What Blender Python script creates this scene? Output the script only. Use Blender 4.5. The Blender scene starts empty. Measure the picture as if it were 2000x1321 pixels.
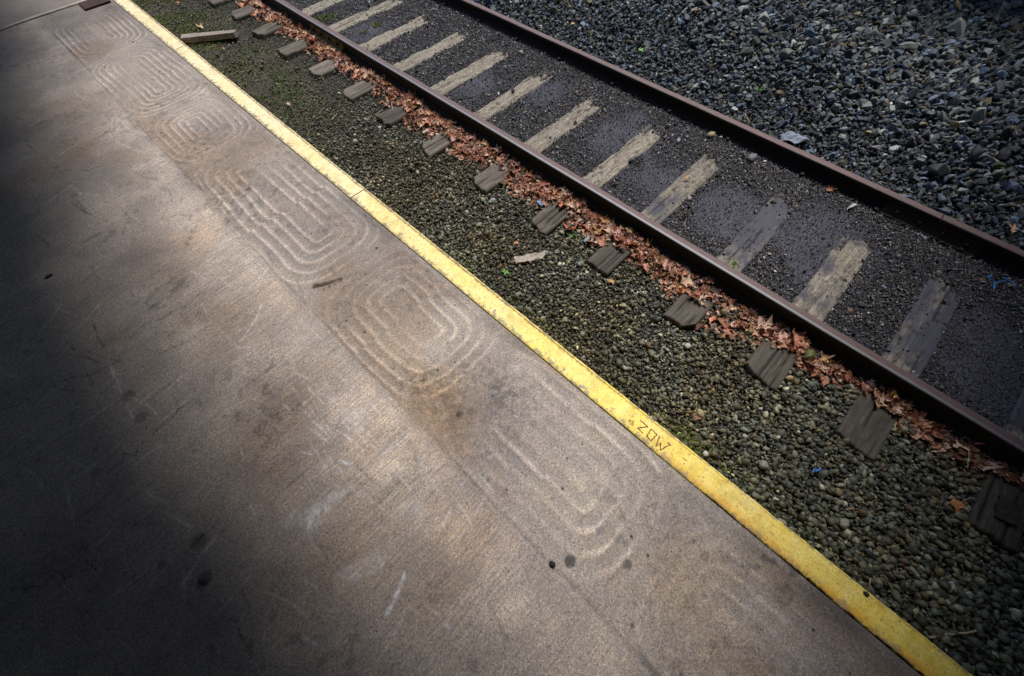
import bpy, bmesh, math, random
import numpy as np
from mathutils import Matrix, Vector

scene = bpy.context.scene
R = math.radians
rng = np.random.default_rng(7)
random.seed(7)

# ------------------------------------------------------------------ camera
CAM = (-2.2750095, 0.2699174, 2.1709002)
ROT = np.array([[0.69518937, 0.63616456, -0.33467363],
                [-0.71862153, 0.60394815, -0.34471690],
                [-0.01717114, 0.48014720, 0.87701985]])
F_PX = 770.748 / 2000.0                      # focal length in picture widths
cam_data = bpy.data.cameras.new('camera')
cam = bpy.data.objects.new('camera', cam_data)
scene.collection.objects.link(cam)
cam_data.sensor_width = 36.0
cam_data.lens = 36.0 * F_PX
cam_data.clip_start = 0.05
cam_data.clip_end = 500.0
M = Matrix([[*ROT[0], CAM[0]], [*ROT[1], CAM[1]], [*ROT[2], CAM[2]], [0, 0, 0, 1]])
cam.matrix_world = M
scene.camera = cam

# ------------------------------------------------------------------ light
SUN_EL, SUN_AZ = 62.0, 66.0                  # azimuth clockwise from +Y
world = bpy.data.worlds.new('World')
scene.world = world
world.use_nodes = True
wn = world.node_tree.nodes
wl = world.node_tree.links
wn.clear()
sky = wn.new('ShaderNodeTexSky')
sky.sky_type = 'NISHITA'
sky.sun_disc = False
sky.sun_elevation = R(SUN_EL)
sky.sun_rotation = R(SUN_AZ)
sky.dust_density = 1.0
sky.air_density = 1.3
bg = wn.new('ShaderNodeBackground')
bg.inputs['Strength'].default_value = 0.085
wo = wn.new('ShaderNodeOutputWorld')
wl.new(sky.outputs[0], bg.inputs['Color'])
wl.new(bg.outputs[0], wo.inputs['Surface'])

sd = bpy.data.lights.new('sun', 'SUN')
sd.energy = 3.4
sd.angle = R(20)
sd.color = (1.0, 0.95, 0.89)
sun = bpy.data.objects.new('sun', sd)
scene.collection.objects.link(sun)
az, el = R(SUN_AZ), R(SUN_EL)
sdir = Vector((math.sin(az) * math.cos(el), math.cos(az) * math.cos(el), math.sin(el)))
sun.rotation_euler = sdir.to_track_quat('Z', 'Y').to_euler()
sun.location = sdir * 30

vs = scene.view_settings
vs.view_transform = 'Standard'
vs.look = 'None'
vs.exposure = 0.66
vs.gamma = 1.0
vs.use_curve_mapping = False

# ------------------------------------------------------------------ helpers
COL = scene.collection


def tag(o, label=None, cat=None, group=None, kind=None):
    if label:
        o['label'] = label
    if cat:
        o['category'] = cat
    if group:
        o['group'] = group
    if kind:
        o['kind'] = kind
    return o


def empty(name, loc=(0, 0, 0)):
    o = bpy.data.objects.new(name, None)
    o.empty_display_size = 0.1
    o.location = loc
    COL.objects.link(o)
    return o


def link(name, me, mat=None, parent=None, smooth=None):
    if mat is not None:
        me.materials.clear()
        me.materials.append(mat)
    if smooth is not None and len(me.polygons):
        me.polygons.foreach_set('use_smooth', np.full(len(me.polygons), smooth, dtype=bool))
    o = bpy.data.objects.new(name, me)
    COL.objects.link(o)
    if parent is not None:
        o.parent = parent
    return o


def np_mesh(name, v, f, attrs=None):
    """v (n,3), f (m,k) constant k"""
    me = bpy.data.meshes.new(name)
    n, m, k = len(v), len(f), f.shape[1]
    me.vertices.add(n)
    me.vertices.foreach_set('co', np.ascontiguousarray(v, dtype=np.float32).ravel())
    me.loops.add(m * k)
    me.loops.foreach_set('vertex_index', np.ascontiguousarray(f, dtype=np.int32).ravel())
    me.polygons.add(m)
    me.polygons.foreach_set('loop_start', np.arange(0, m * k, k, dtype=np.int32))
    if attrs:
        for an, av in attrs.items():
            if av.ndim == 1:
                a = me.attributes.new(an, 'FLOAT', 'POINT')
                a.data.foreach_set('value', np.ascontiguousarray(av, dtype=np.float32))
            else:
                a = me.attributes.new(an, 'FLOAT_COLOR', 'POINT')
                c = np.ones((len(av), 4), np.float32)
                c[:, :3] = av
                a.data.foreach_set('color', c.ravel())
    me.update(calc_edges=True)
    me.validate()
    return me


def bm_mesh(name, bm):
    bmesh.ops.recalc_face_normals(bm, faces=bm.faces)
    me = bpy.data.meshes.new(name)
    bm.to_mesh(me)
    bm.free()
    return me


def box(bm, x0, x1, y0, y1, z0, z1, bev=0.0):
    r = bmesh.ops.create_cube(bm, size=1.0)
    vv = r['verts']
    for v in vv:
        v.co = Vector(((x0 + x1) / 2 + v.co.x * (x1 - x0), (y0 + y1) / 2 + v.co.y * (y1 - y0), (z0 + z1) / 2 + v.co.z * (z1 - z0)))
    if bev:
        ee = list({e for v in vv for e in v.link_edges})
        bmesh.ops.bevel(bm, geom=ee, offset=bev, segments=2, affect='EDGES', profile=0.7)


def _hash(ix, iy, seed):
    n = (ix.astype(np.int64) * 374761393 + iy.astype(np.int64) * 668265263 + seed * 974634777) & 0xFFFFFFFF
    n = ((n ^ (n >> 13)) * 1274126177) & 0xFFFFFFFF
    n = n ^ (n >> 16)
    return (n & 0xFFFFFF) / float(0xFFFFFF)


def vnoise(x, y, seed=0):
    x = np.asarray(x, float)
    y = np.asarray(y, float)
    x, y = np.broadcast_arrays(x, y)
    ix = np.floor(x).astype(np.int64)
    iy = np.floor(y).astype(np.int64)
    fx = x - ix
    fy = y - iy
    fx = fx * fx * (3 - 2 * fx)
    fy = fy * fy * (3 - 2 * fy)
    a = _hash(ix, iy, seed)
    b = _hash(ix + 1, iy, seed)
    c = _hash(ix, iy + 1, seed)
    d = _hash(ix + 1, iy + 1, seed)
    return (a * (1 - fx) + b * fx) * (1 - fy) + (c * (1 - fx) + d * fx) * fy


def fbm(x, y, seed=0, octv=4):
    s = 0
    a = 0.5
    t = 0
    for i in range(octv):
        s = s + a * vnoise(np.asarray(x) * 2 ** i + 17.3 * i, np.asarray(y) * 2 ** i - 9.1 * i, seed + i)
        t += a
        a *= 0.5
    return s / t


def sstep(a, b, x):
    t = np.clip((x - a) / (b - a), 0, 1)
    return t * t * (3 - 2 * t)


def in_view(x, y, z, margin=0.22):
    """true where a point lies in the picture or within a step of it"""
    P = np.stack([np.asarray(x) - CAM[0], np.asarray(y) - CAM[1], np.asarray(z) * np.ones_like(x) - CAM[2]], 1) @ ROT
    d = -P[:, 2]
    u = F_PX * P[:, 0] / np.maximum(d, 1e-3)
    w = F_PX * P[:, 1] / np.maximum(d, 1e-3)
    return (d > 0.05) & (np.abs(u) < 0.5 + margin) & (np.abs(w) < 0.33 + margin)


# ------------------------------------------------------------------ materials
def new_mat(name):
    m = bpy.data.materials.new(name)
    m.use_nodes = True
    nt = m.node_tree
    for n in list(nt.nodes):
        nt.nodes.remove(n)
    out = nt.nodes.new('ShaderNodeOutputMaterial')
    b = nt.nodes.new('ShaderNodeBsdfPrincipled')
    nt.links.new(b.outputs[0], out.inputs['Surface'])
    return m, nt, b


class NT:
    def __init__(self, nt):
        self.nt = nt

    def n(self, t, **k):
        x = self.nt.nodes.new(t)
        for a, v in k.items():
            setattr(x, a, v)
        return x

    def l(self, a, b):
        self.nt.links.new(a, b)

    def coord(self, scale=(1, 1, 1), rot=(0, 0, 0), which='Object'):
        tc = self.n('ShaderNodeTexCoord')
        mp = self.n('ShaderNodeMapping')
        mp.inputs['Scale'].default_value = scale
        mp.inputs['Rotation'].default_value = rot
        self.l(tc.outputs[which], mp.inputs['Vector'])
        return mp.outputs[0]

    def noise(self, vec, scale, detail=4, rough=0.55, dist=0.0):
        x = self.n('ShaderNodeTexNoise')
        x.inputs['Scale'].default_value = scale
        x.inputs['Detail'].default_value = detail
        x.inputs['Roughness'].default_value = rough
        x.inputs['Distortion'].default_value = dist
        if vec is not None:
            self.l(vec, x.inputs['Vector'])
        return x

    def ramp(self, fac, stops):
        x = self.n('ShaderNodeValToRGB')
        cr = x.color_ramp
        while len(cr.elements) < len(stops):
            cr.elements.new(0.5)
        for e, (p, c) in zip(cr.elements, stops):
            e.position = p
            if isinstance(c, (int, float)):
                c = (c, c, c)
            e.color = (*c, 1)
        self.l(fac, x.inputs[0])
        return x.outputs[0]

    def mix(self, fac, a, b, mode='MIX'):
        x = self.n('ShaderNodeMix', data_type='RGBA', blend_type=mode)
        for s, v in ((x.inputs[0], fac), (x.inputs[6], a), (x.inputs[7], b)):
            if hasattr(v, 'links'):
                self.l(v, s)
            elif isinstance(v, (int, float)):
                s.default_value = v
            else:
                s.default_value = (*v, 1)
        return x.outputs[2]

    def math(self, op, a, b=0.0, c=None, clamp=False):
        x = self.n('ShaderNodeMath', operation=op, use_clamp=clamp)
        for i, v in enumerate((a, b) if c is None else (a, b, c)):
            if hasattr(v, 'links'):
                self.l(v, x.inputs[i])
            else:
                x.inputs[i].default_value = v
        return x.outputs[0]

    def attr(self, name):
        x = self.n('ShaderNodeAttribute', attribute_name=name)
        return x

    def bump(self, h, dist, strength=1.0, normal=None):
        x = self.n('ShaderNodeBump')
        x.inputs['Distance'].default_value = dist
        x.inputs['Strength'].default_value = strength
        self.l(h, x.inputs['Height'])
        if normal is not None:
            self.l(normal, x.inputs['Normal'])
        return x.outputs[0]


def mat_concrete(name='platform_concrete', use_attr=True):
    m, nt, b = new_mat(name)
    k = NT(nt)
    v = k.coord()
    big = k.noise(v, 1.3, 6, 0.6)
    mid = k.noise(v, 9, 6, 0.65)
    broom = k.noise(k.coord((6, 95, 1), (0, 0, R(-8))), 1.0, 4, 0.6)
    fine = k.noise(v, 90, 3, 0.7)
    spk = k.n('ShaderNodeTexVoronoi')
    spk.inputs['Scale'].default_value = 270
    k.l(v, spk.inputs['Vector'])
    base = k.ramp(big.outputs[0], [(0.3, (0.136, 0.124, 0.124)), (0.5, (0.196, 0.178, 0.168)), (0.72, (0.272, 0.248, 0.226))])
    base = k.mix(k.ramp(mid.outputs[0], [(0.3, 0.0), (0.7, 1.0)]), base, k.mix(1.0, base, (1.2, 1.16, 1.10), 'MULTIPLY'))
    base = k.mix(0.55, base, k.mix(1.0, base, k.ramp(fine.outputs[0], [(0.3, 0.45), (0.5, 1.0), (0.72, 1.55)]), 'MULTIPLY'))
    # coloured grains of aggregate
    hs = k.n('ShaderNodeSeparateColor')
    k.l(spk.outputs['Color'], hs.inputs[0])
    gr = k.ramp(hs.outputs[0], [(0.0, (0.30, 0.28, 0.40)), (0.25, (0.72, 0.74, 0.95)), (0.5, (1.0, 0.97, 0.92)), (0.75, (1.22, 1.08, 0.78)), (1.0, (1.9, 1.8, 1.7))])
    base = k.mix(0.62, base, k.mix(1.0, base, gr, 'MULTIPLY'))
    pv = k.n('ShaderNodeTexVoronoi')
    pv.inputs['Scale'].default_value = 46
    k.l(v, pv.inputs['Vector'])
    psel = k.n('ShaderNodeSeparateColor')
    k.l(pv.outputs['Color'], psel.inputs[0])
    pit = k.math('MULTIPLY', k.ramp(pv.outputs['Distance'], [(0.10, 1.0), (0.22, 0.0)]), k.ramp(psel.outputs[1], [(0.80, 0.0), (0.82, 1.0)]))
    base = k.mix(k.math('MULTIPLY', pit, 0.75), base, (0.035, 0.030, 0.028))
    hairv = k.n('ShaderNodeTexVoronoi', feature='DISTANCE_TO_EDGE')
    hairv.inputs['Scale'].default_value = 2.3
    hd = k.n('ShaderNodeVectorMath', operation='ADD')
    k.l(v, hd.inputs[0])
    hn = k.noise(v, 5, 4, 0.6)
    k.l(hn.outputs['Color'], hd.inputs[1])
    k.l(hd.outputs[0], hairv.inputs['Vector'])
    hair = k.math('MULTIPLY', k.ramp(hairv.outputs['Distance'], [(0.002, 1.0), (0.009, 0.0)]), k.ramp(k.noise(v, 1.7, 3).outputs[0], [(0.55, 0.0), (0.66, 1.0)]))
    base = k.mix(k.math('MULTIPLY', hair, 0.6), base, (0.035, 0.030, 0.028))
    if use_attr:
        w = k.attr('wear_and_shade').outputs['Fac']
        rust = k.attr('rust').outputs['Fac']
        light = k.math('MAXIMUM', w, 0.0)
        dark = k.math('MULTIPLY', k.math('MINIMUM', w, 0.0), -1.0)
        br = k.ramp(broom.outputs[0], [(0.35, 0.0), (0.65, 1.0)])
        brf = k.math('MULTIPLY', br, k.attr('broom').outputs['Fac'])
        base = k.mix(brf, base, k.mix(1.0, base, (1.5, 1.46, 1.4), 'MULTIPLY'))
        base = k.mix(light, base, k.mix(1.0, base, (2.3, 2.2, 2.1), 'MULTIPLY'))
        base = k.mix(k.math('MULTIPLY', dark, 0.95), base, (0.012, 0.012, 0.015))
        base = k.mix(rust, base, k.mix(1.0, base, (0.78, 0.64, 0.50), 'MULTIPLY'))
        bl = k.attr('chalk').outputs['Fac']
        base = k.mix(bl, base, (0.50, 0.50, 0.52))
    k.l(base, b.inputs['Base Color'])
    b.inputs['Roughness'].default_value = 0.78
    b.inputs['Specular IOR Level'].default_value = 0.35
    h = k.math('ADD', k.math('MULTIPLY', fine.outputs[0], 0.6), k.math('MULTIPLY', broom.outputs[0], 0.5))
    k.l(k.bump(h, 0.003, 0.45), b.inputs['Normal'])
    return m


def mat_yellow():
    m, nt, b = new_mat('yellow_edge_paint')
    k = NT(nt)
    v = k.coord()
    geo = k.n('ShaderNodeNewGeometry')
    sp = k.n('ShaderNodeSeparateXYZ')
    k.l(geo.outputs['Position'], sp.inputs[0])
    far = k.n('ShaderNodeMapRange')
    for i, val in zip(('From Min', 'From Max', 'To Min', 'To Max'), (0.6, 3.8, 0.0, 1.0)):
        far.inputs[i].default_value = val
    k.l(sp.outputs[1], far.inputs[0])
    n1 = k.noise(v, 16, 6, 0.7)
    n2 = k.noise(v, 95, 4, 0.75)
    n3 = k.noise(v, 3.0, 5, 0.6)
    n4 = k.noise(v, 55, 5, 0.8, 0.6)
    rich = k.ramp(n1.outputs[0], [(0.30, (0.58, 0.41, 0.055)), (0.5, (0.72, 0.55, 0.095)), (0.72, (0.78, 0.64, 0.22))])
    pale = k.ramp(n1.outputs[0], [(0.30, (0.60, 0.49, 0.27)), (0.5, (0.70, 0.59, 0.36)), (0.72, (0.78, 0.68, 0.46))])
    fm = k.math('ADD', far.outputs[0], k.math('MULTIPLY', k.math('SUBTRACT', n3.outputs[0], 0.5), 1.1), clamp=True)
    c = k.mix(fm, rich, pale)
    c = k.mix(0.45, c, k.mix(1.0, c, k.ramp(n2.outputs[0], [(0.3, 0.45), (0.5, 1.0), (0.7, 1.35)]), 'MULTIPLY'))
    speck = k.ramp(n4.outputs[0], [(0.365, 1.0), (0.43, 0.0)])
    c = k.mix(k.math('MULTIPLY', speck, 0.8), c, (0.15, 0.10, 0.06))
    ru = k.attr('rust').outputs['Fac']
    rn = k.ramp(k.noise(v, 45, 5, 0.7).outputs[0], [(0.40, 0.0), (0.56, 1.0)])
    c = k.mix(k.math('MULTIPLY', ru, rn), c, (0.075, 0.026, 0.008))
    gm = k.ramp(k.noise(v, 7, 6, 0.7).outputs[0], [(0.50, 0.0), (0.72, 1.0)])
    c = k.mix(k.math('MULTIPLY', gm, 0.6), c, k.mix(1.0, c, (0.50, 0.46, 0.42), 'MULTIPLY'))
    edge = k.attr('edge').outputs['Fac']
    ch = k.ramp(k.math('ADD', k.noise(v, 26, 6, 0.75).outputs[0], k.math('MULTIPLY', edge, 0.17)), [(0.63, 0.0), (0.66, 1.0)])
    c = k.mix(k.math('MULTIPLY', ch, 0.85), c, (0.20, 0.17, 0.13))
    lf = k.attr('orange').outputs['Fac']
    c = k.mix(lf, c, (0.66, 0.33, 0.012))
    k.l(c, b.inputs['Base Color'])
    b.inputs['Roughness'].default_value = 0.6
    h = k.math('ADD', n2.outputs[0], k.math('MULTIPLY', n1.outputs[0], 1.2))
    k.l(k.bump(h, 0.003, 0.55), b.inputs['Normal'])
    return m


def mat_attr(name, rough=0.8, scale=70, contrast=0.5, spec=0.3, bump=0.002, metal=0.0):
    """per-thing colour held by the mesh, broken up by procedural grain"""
    m, nt, b = new_mat(name)
    k = NT(nt)
    v = k.coord()
    a = k.attr('tint').outputs['Color']
    n = k.noise(v, scale, 4, 0.65)
    c = k.mix(contrast, a, k.mix(1.0, a, k.ramp(n.outputs[0], [(0.28, 0.35), (0.5, 1.0), (0.72, 1.7)]), 'MULTIPLY'))
    k.l(c, b.inputs['Base Color'])
    b.inputs['Roughness'].default_value = rough
    b.inputs['Metallic'].default_value = metal
    b.inputs['Specular IOR Level'].default_value = spec
    if bump:
        k.l(k.bump(n.outputs[0], bump, 0.6), b.inputs['Normal'])
    return m


def mat_leaf():
    m, nt, b = new_mat('dry_leaf')
    k = NT(nt)
    a = k.attr('tint').outputs['Color']
    n = k.noise(k.coord(), 60, 4, 0.6)
    c = k.mix(0.6, a, k.mix(1.0, a, k.ramp(n.outputs[0], [(0.3, 0.5), (0.5, 1.0), (0.7, 1.5)]), 'MULTIPLY'))
    k.l(c, b.inputs['Base Color'])
    b.inputs['Roughness'].default_value = 0.65
    b.inputs['Specular IOR Level'].default_value = 0.35
    tr = k.n('ShaderNodeBsdfTranslucent')
    k.l(c, tr.inputs['Color'])
    mx = k.n('ShaderNodeMixShader')
    mx.inputs[0].default_value = 0.22
    k.l(b.outputs[0], mx.inputs[1])
    k.l(tr.outputs[0], mx.inputs[2])
    out = [x for x in nt.nodes if x.type == 'OUTPUT_MATERIAL'][0]
    k.l(mx.outputs[0], out.inputs['Surface'])
    return m


def mat_tie():
    m, nt, b = new_mat('weathered_timber')
    k = NT(nt)
    oi = k.n('ShaderNodeObjectInfo')
    tc = k.n('ShaderNodeTexCoord')
    off = k.n('ShaderNodeVectorMath', operation='ADD')
    sc = k.n('ShaderNodeVectorMath', operation='SCALE')
    cmb = k.n('ShaderNodeCombineXYZ')
    for i in range(3):
        k.l(oi.outputs['Random'], cmb.inputs[i])
    k.l(cmb.outputs[0], sc.inputs[0])
    sc.inputs['Scale'].default_value = 60.0
    k.l(tc.outputs['Object'], off.inputs[0])
    k.l(sc.outputs[0], off.inputs[1])

    def mapped(s):
        mp = k.n('ShaderNodeMapping')
        mp.inputs['Scale'].default_value = s
        k.l(off.outputs[0], mp.inputs['Vector'])
        return mp.outputs[0]
    grain = k.noise(mapped((5, 52, 20)), 1.0, 7, 0.72, 1.1)
    patch = k.noise(mapped((3.2, 5.5, 1)), 1.0, 4, 0.55)
    mott = k.noise(mapped((34, 60, 20)), 1.0, 5, 0.75)
    inner = k.attr('inner').outputs['Fac']
    grey = k.ramp(grain.outputs[0], [(0.22, (0.026, 0.023, 0.020)), (0.5, (0.058, 0.052, 0.045)), (0.8, (0.12, 0.11, 0.096))])
    tan = k.ramp(grain.outputs[0], [(0.22, (0.065, 0.055, 0.044)), (0.5, (0.185, 0.162, 0.130)), (0.78, (0.38, 0.345, 0.29))])
    tan = k.mix(0.85, tan, k.mix(1.0, tan, k.ramp(mott.outputs[0], [(0.3, 0.4), (0.5, 1.0), (0.68, 1.9)]), 'MULTIPLY'))
    blue = k.ramp(grain.outputs[0], [(0.25, (0.038, 0.038, 0.048)), (0.6, (0.070, 0.070, 0.088)), (0.85, (0.105, 0.105, 0.125))])
    smooth_patch = k.ramp(k.math('ADD', patch.outputs[0], k.math('MULTIPLY', k.attr('patchy').outputs['Fac'], 0.20)), [(0.50, 0.0), (0.66, 1.0)])
    grey = k.mix(1.0, grey, k.attr('tone').outputs['Color'], 'MULTIPLY')
    c = k.mix(inner, grey, tan)
    c = k.mix(smooth_patch, c, blue)
    c = k.mix(k.attr('crack').outputs['Fac'], c, (0.012, 0.010, 0.008))
    k.l(c, b.inputs['Base Color'])
    b.inputs['Roughness'].default_value = 0.85
    b.inputs['Specular IOR Level'].default_value = 0.2
    h = k.math('ADD', grain.outputs[0], k.math('MULTIPLY', mott.outputs[0], k.math('MULTIPLY', inner, 0.6)))
    k.l(k.bump(h, 0.005, 0.6), b.inputs['Normal'])
    return m


def mat_rail():
    m, nt, b = new_mat('rusted_rail_steel')
    k = NT(nt)
    geo = k.n('ShaderNodeNewGeometry')
    sp = k.n('ShaderNodeSeparateXYZ')
    k.l(geo.outputs['Normal'], sp.inputs[0])
    v = k.coord()
    n = k.noise(k.coord((60, 4, 60)), 1.0, 5, 0.6)
    n2 = k.noise(v, 60, 5, 0.7)
    n = k.noise(k.coord((90, 14, 90)), 1.0, 7, 0.75)
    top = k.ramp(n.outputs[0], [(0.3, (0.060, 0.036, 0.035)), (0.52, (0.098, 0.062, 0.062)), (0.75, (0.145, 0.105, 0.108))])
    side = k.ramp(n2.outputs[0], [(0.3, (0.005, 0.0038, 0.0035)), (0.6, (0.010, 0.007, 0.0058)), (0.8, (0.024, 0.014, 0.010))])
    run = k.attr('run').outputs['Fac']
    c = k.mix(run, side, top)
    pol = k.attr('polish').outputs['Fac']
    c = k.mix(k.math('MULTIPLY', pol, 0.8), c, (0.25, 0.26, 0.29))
    k.l(c, b.inputs['Base Color'])
    rr = k.math('SUBTRACT', 0.80, k.math('MULTIPLY', run, 0.16))
    k.l(rr, b.inputs['Roughness'])
    k.l(k.math('MULTIPLY', pol, 0.7), b.inputs['Metallic'])
    b.inputs['Specular IOR Level'].default_value = 0.35
    k.l(k.bump(n2.outputs[0], 0.001, 0.5), b.inputs['Normal'])
    return m


def mat_soil():
    m, nt, b = new_mat('trackbed_soil')
    k = NT(nt)
    v = k.coord()
    n = k.noise(v, 4, 8, 0.7)
    f = k.noise(v, 120, 5, 0.75)
    vo = k.n('ShaderNodeTexVoronoi')
    vo.inputs['Scale'].default_value = 75
    k.l(v, vo.inputs['Vector'])
    t = k.attr('tint').outputs['Color']
    c = k.mix(0.6, t, k.mix(1.0, t, k.ramp(n.outputs[0], [(0.3, 0.5), (0.5, 1.0), (0.7, 1.5)]), 'MULTIPLY'))
    c = k.mix(0.8, c, k.mix(1.0, c, k.ramp(f.outputs[0], [(0.3, 0.25), (0.5, 1.0), (0.7, 2.1)]), 'MULTIPLY'))
    k.l(c, b.inputs['Base Color'])
    b.inputs['Roughness'].default_value = 0.85
    h = k.math('SUBTRACT', f.outputs[0], vo.outputs['Distance'])
    k.l(k.bump(h, 0.008, 0.9), b.inputs['Normal'])
    return m


def mat_plain(name, col, rough=0.7, var=0.4, scale=30, metal=0.0, bump=0.002, stretch=(1, 1, 1)):
    m, nt, b = new_mat(name)
    k = NT(nt)
    n = k.noise(k.coord(stretch), scale, 5, 0.65)
    lo = tuple(c * (1 - var) for c in col)
    hi = tuple(min(1, c * (1 + var)) for c in col)
    c = k.ramp(n.outputs[0], [(0.28, lo), (0.5, col), (0.72, hi)])
    k.l(c, b.inputs['Base Color'])
    b.inputs['Roughness'].default_value = rough
    b.inputs['Metallic'].default_value = metal
    b.inputs['Specular IOR Level'].default_value = 0.3
    k.l(k.bump(n.outputs[0], bump, 0.6), b.inputs['Normal'])
    return m


MAT = dict(
    concrete=mat_concrete(), slab=mat_concrete('plain_concrete', False), yellow=mat_yellow(),
    pebble=mat_attr('pebble', 0.62, 90, 0.45, 0.35, 0.001), grit=mat_attr('grit', 0.75, 120, 0.4, 0.3, 0.0),
    ballast=mat_attr('crushed_ballast', 0.7, 45, 0.55, 0.35, 0.003), leaf=mat_leaf(), tie=mat_tie(), rail=mat_rail(), soil=mat_soil(),
    rust=mat_plain('rusty_plate', (0.034, 0.020, 0.014), 0.75, 0.5, 40),
    darksteel=mat_plain('dark_steel', (0.030, 0.020, 0.016), 0.7, 0.5, 40),
    lichen=mat_plain('lichen_steel', (0.13, 0.105, 0.045), 0.8, 0.6, 30),
    carve=mat_plain('scratched_groove', (0.16, 0.075, 0.022), 0.8, 0.4, 120),
    plank=mat_plain('grey_plank', (0.19, 0.165, 0.14), 0.85, 0.6, 1.0, 0, 0.004, (9, 70, 20)),
    bark=mat_plain('pale_splinter', (0.25, 0.22, 0.185), 0.8, 0.45, 1.0, 0, 0.003, (25, 70, 30)),
    rag=mat_plain('grey_rag', (0.17, 0.19, 0.24), 0.8, 0.25, 40),
    string=mat_plain('blue_twine', (0.03, 0.16, 0.45), 0.5, 0.3, 60),
    green=mat_plain('green_leaf', (0.09, 0.22, 0.025), 0.55, 0.4, 40),
    moss=mat_attr('moss', 0.9, 80, 0.6, 0.1, 0.0),
    black=mat_plain('black_grime', (0.012, 0.012, 0.014), 0.6, 0.4, 80),
    twig=mat_plain('dry_twig', (0.34, 0.27, 0.20), 0.8, 0.4, 50),
    redwood=mat_plain('dark_red_timber', (0.030, 0.012, 0.009), 0.75, 0.5, 1.0, 0, 0.004, (6, 70, 30)),
    roofwood=mat_plain('canopy_boards', (0.10, 0.085, 0.07), 0.85, 0.35, 1.0, 0, 0.004, (60, 3, 20)),
    wall=mat_plain('depot_boards', (0.10, 0.075, 0.05), 0.8, 0.3, 1.0, 0, 0.004, (5, 5, 50)),
    glass=mat_plain('dark_glass', (0.02, 0.025, 0.03), 0.1, 0.2, 5, 0, 0.0),
)

# ------------------------------------------------------------------ levels (rail top is z = 0)
ZP = 0.200          # platform
KX0, KX1 = -1.5002, -1.3654   # painted edge
ZT = -0.1413        # sleeper tops
SLEEPERS = [8.05, 7.45, 6.87, 6.2505, 5.6366, 5.0045, 4.3786, 3.7602, 3.11, 2.4186, 1.7315, 1.1424, 0.4519, -0.1473, -0.7428, -1.431, -2.06]


def ground_z(x, y):
    """surface of the track bed"""
    x = np.asarray(x, float)
    y = np.asarray(y, float)
    field = -0.188 + 0.018 * (fbm(x * 2.1, y * 2.1, 3) - 0.5) + 0.02 * sstep(-0.45, -0.12, x) + 0.03 * sstep(4.0, 6.5, y) * sstep(-0.5, -1.2, x)
    inner = -0.150 + 0.020 * (fbm(x * 2.5, y * 2.5, 5) - 0.5) + 0.008 * (fbm(x * 11, y * 11, 6, 3) - 0.5) + 0.022 * sstep(0.85, 1.30, x + 0.25 * (fbm(x * 0 + 3, y * 3, 8) - 0.5)) \
        - 0.010 * sstep(0.5, 0.1, x) + 0.008 * sstep(0.25, 0.05, x)
    outer = -0.112 + 0.03 * (fbm(x * 1.6, y * 1.6, 9) - 0.5) + 0.06 * sstep(1.7, 3.2, x)
    a = sstep(-0.10, 0.02, x)
    b = sstep(1.42, 1.50, x)
    return field * (1 - a) + inner * a * (1 - b) + outer * b


def near_tie(y):
    """distance along the track to the nearest sleeper axis"""
    T = np.array(SLEEPERS)
    return np.min(np.abs(np.asarray(y)[:, None] - T[None, :]), axis=1)


def moss_amt(x, y):
    a = np.exp(-((x + 1.22) / 0.13) ** 2) * (0.25 + 0.9 * np.exp(-((y - 0.0) / 0.65) ** 2))
    b = 0.8 * sstep(3.6, 5.4, y) * sstep(-0.45, -0.95, x)
    return np.clip((a + b) * sstep(0.30, 0.66, fbm(x * 4, y * 4, 21)), 0, 1)


# ------------------------------------------------------------------ ground sheet
def build_ground():
    xs = np.concatenate([[-60, -12, -3], np.arange(-1.36, 1.7, 0.02), np.arange(1.7, 7.5, 0.06), [9, 14, 30, 60]])
    ys = np.concatenate([[-60, -15, -5], np.arange(-2.6, 9.5, 0.03), [11, 15, 30, 60]])
    X, Y = np.meshgrid(xs, ys, indexing='ij')
    x, y = X.ravel(), Y.ravel()
    z = ground_z(x, y) - 0.006
    z[x < -2.5] = -0.26
    inner = ((x > -0.03) & (x < 1.48)).astype(float)[:, None]
    outer = (x >= 1.48).astype(float)[:, None]
    mo = moss_amt(x, y)[:, None]
    c = np.array([0.011, 0.010, 0.008]) * (1 - inner - outer) + np.array([0.022, 0.021, 0.023]) * inner + np.array([0.004, 0.004, 0.005]) * outer
    sand = sandy(x, y)[:, None]
    c = c * (1 - sand) + np.array([0.058, 0.058, 0.074]) * sand
    c = c * (1 - mo) + np.array([0.040, 0.060, 0.012]) * mo
    dirt = (sstep(3.3, 5.2, y) * sstep(-0.3, -0.7, x))[:, None]
    c = c * (1 - 0.6 * dirt) + np.array([0.042, 0.036, 0.022]) * 0.6 * dirt
    nx, ny = len(xs), len(ys)
    i = np.arange(nx - 1)[:, None] * ny + np.arange(ny - 1)[None, :]
    f = np.stack([i, i + ny, i + ny + 1, i + 1], -1).reshape(-1, 4)
    o = link('ground', np_mesh('ground', np.stack([x, y, z], 1), f, {'tint': c}), MAT['soil'], smooth=True)
    tag(o, kind='structure')


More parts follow.
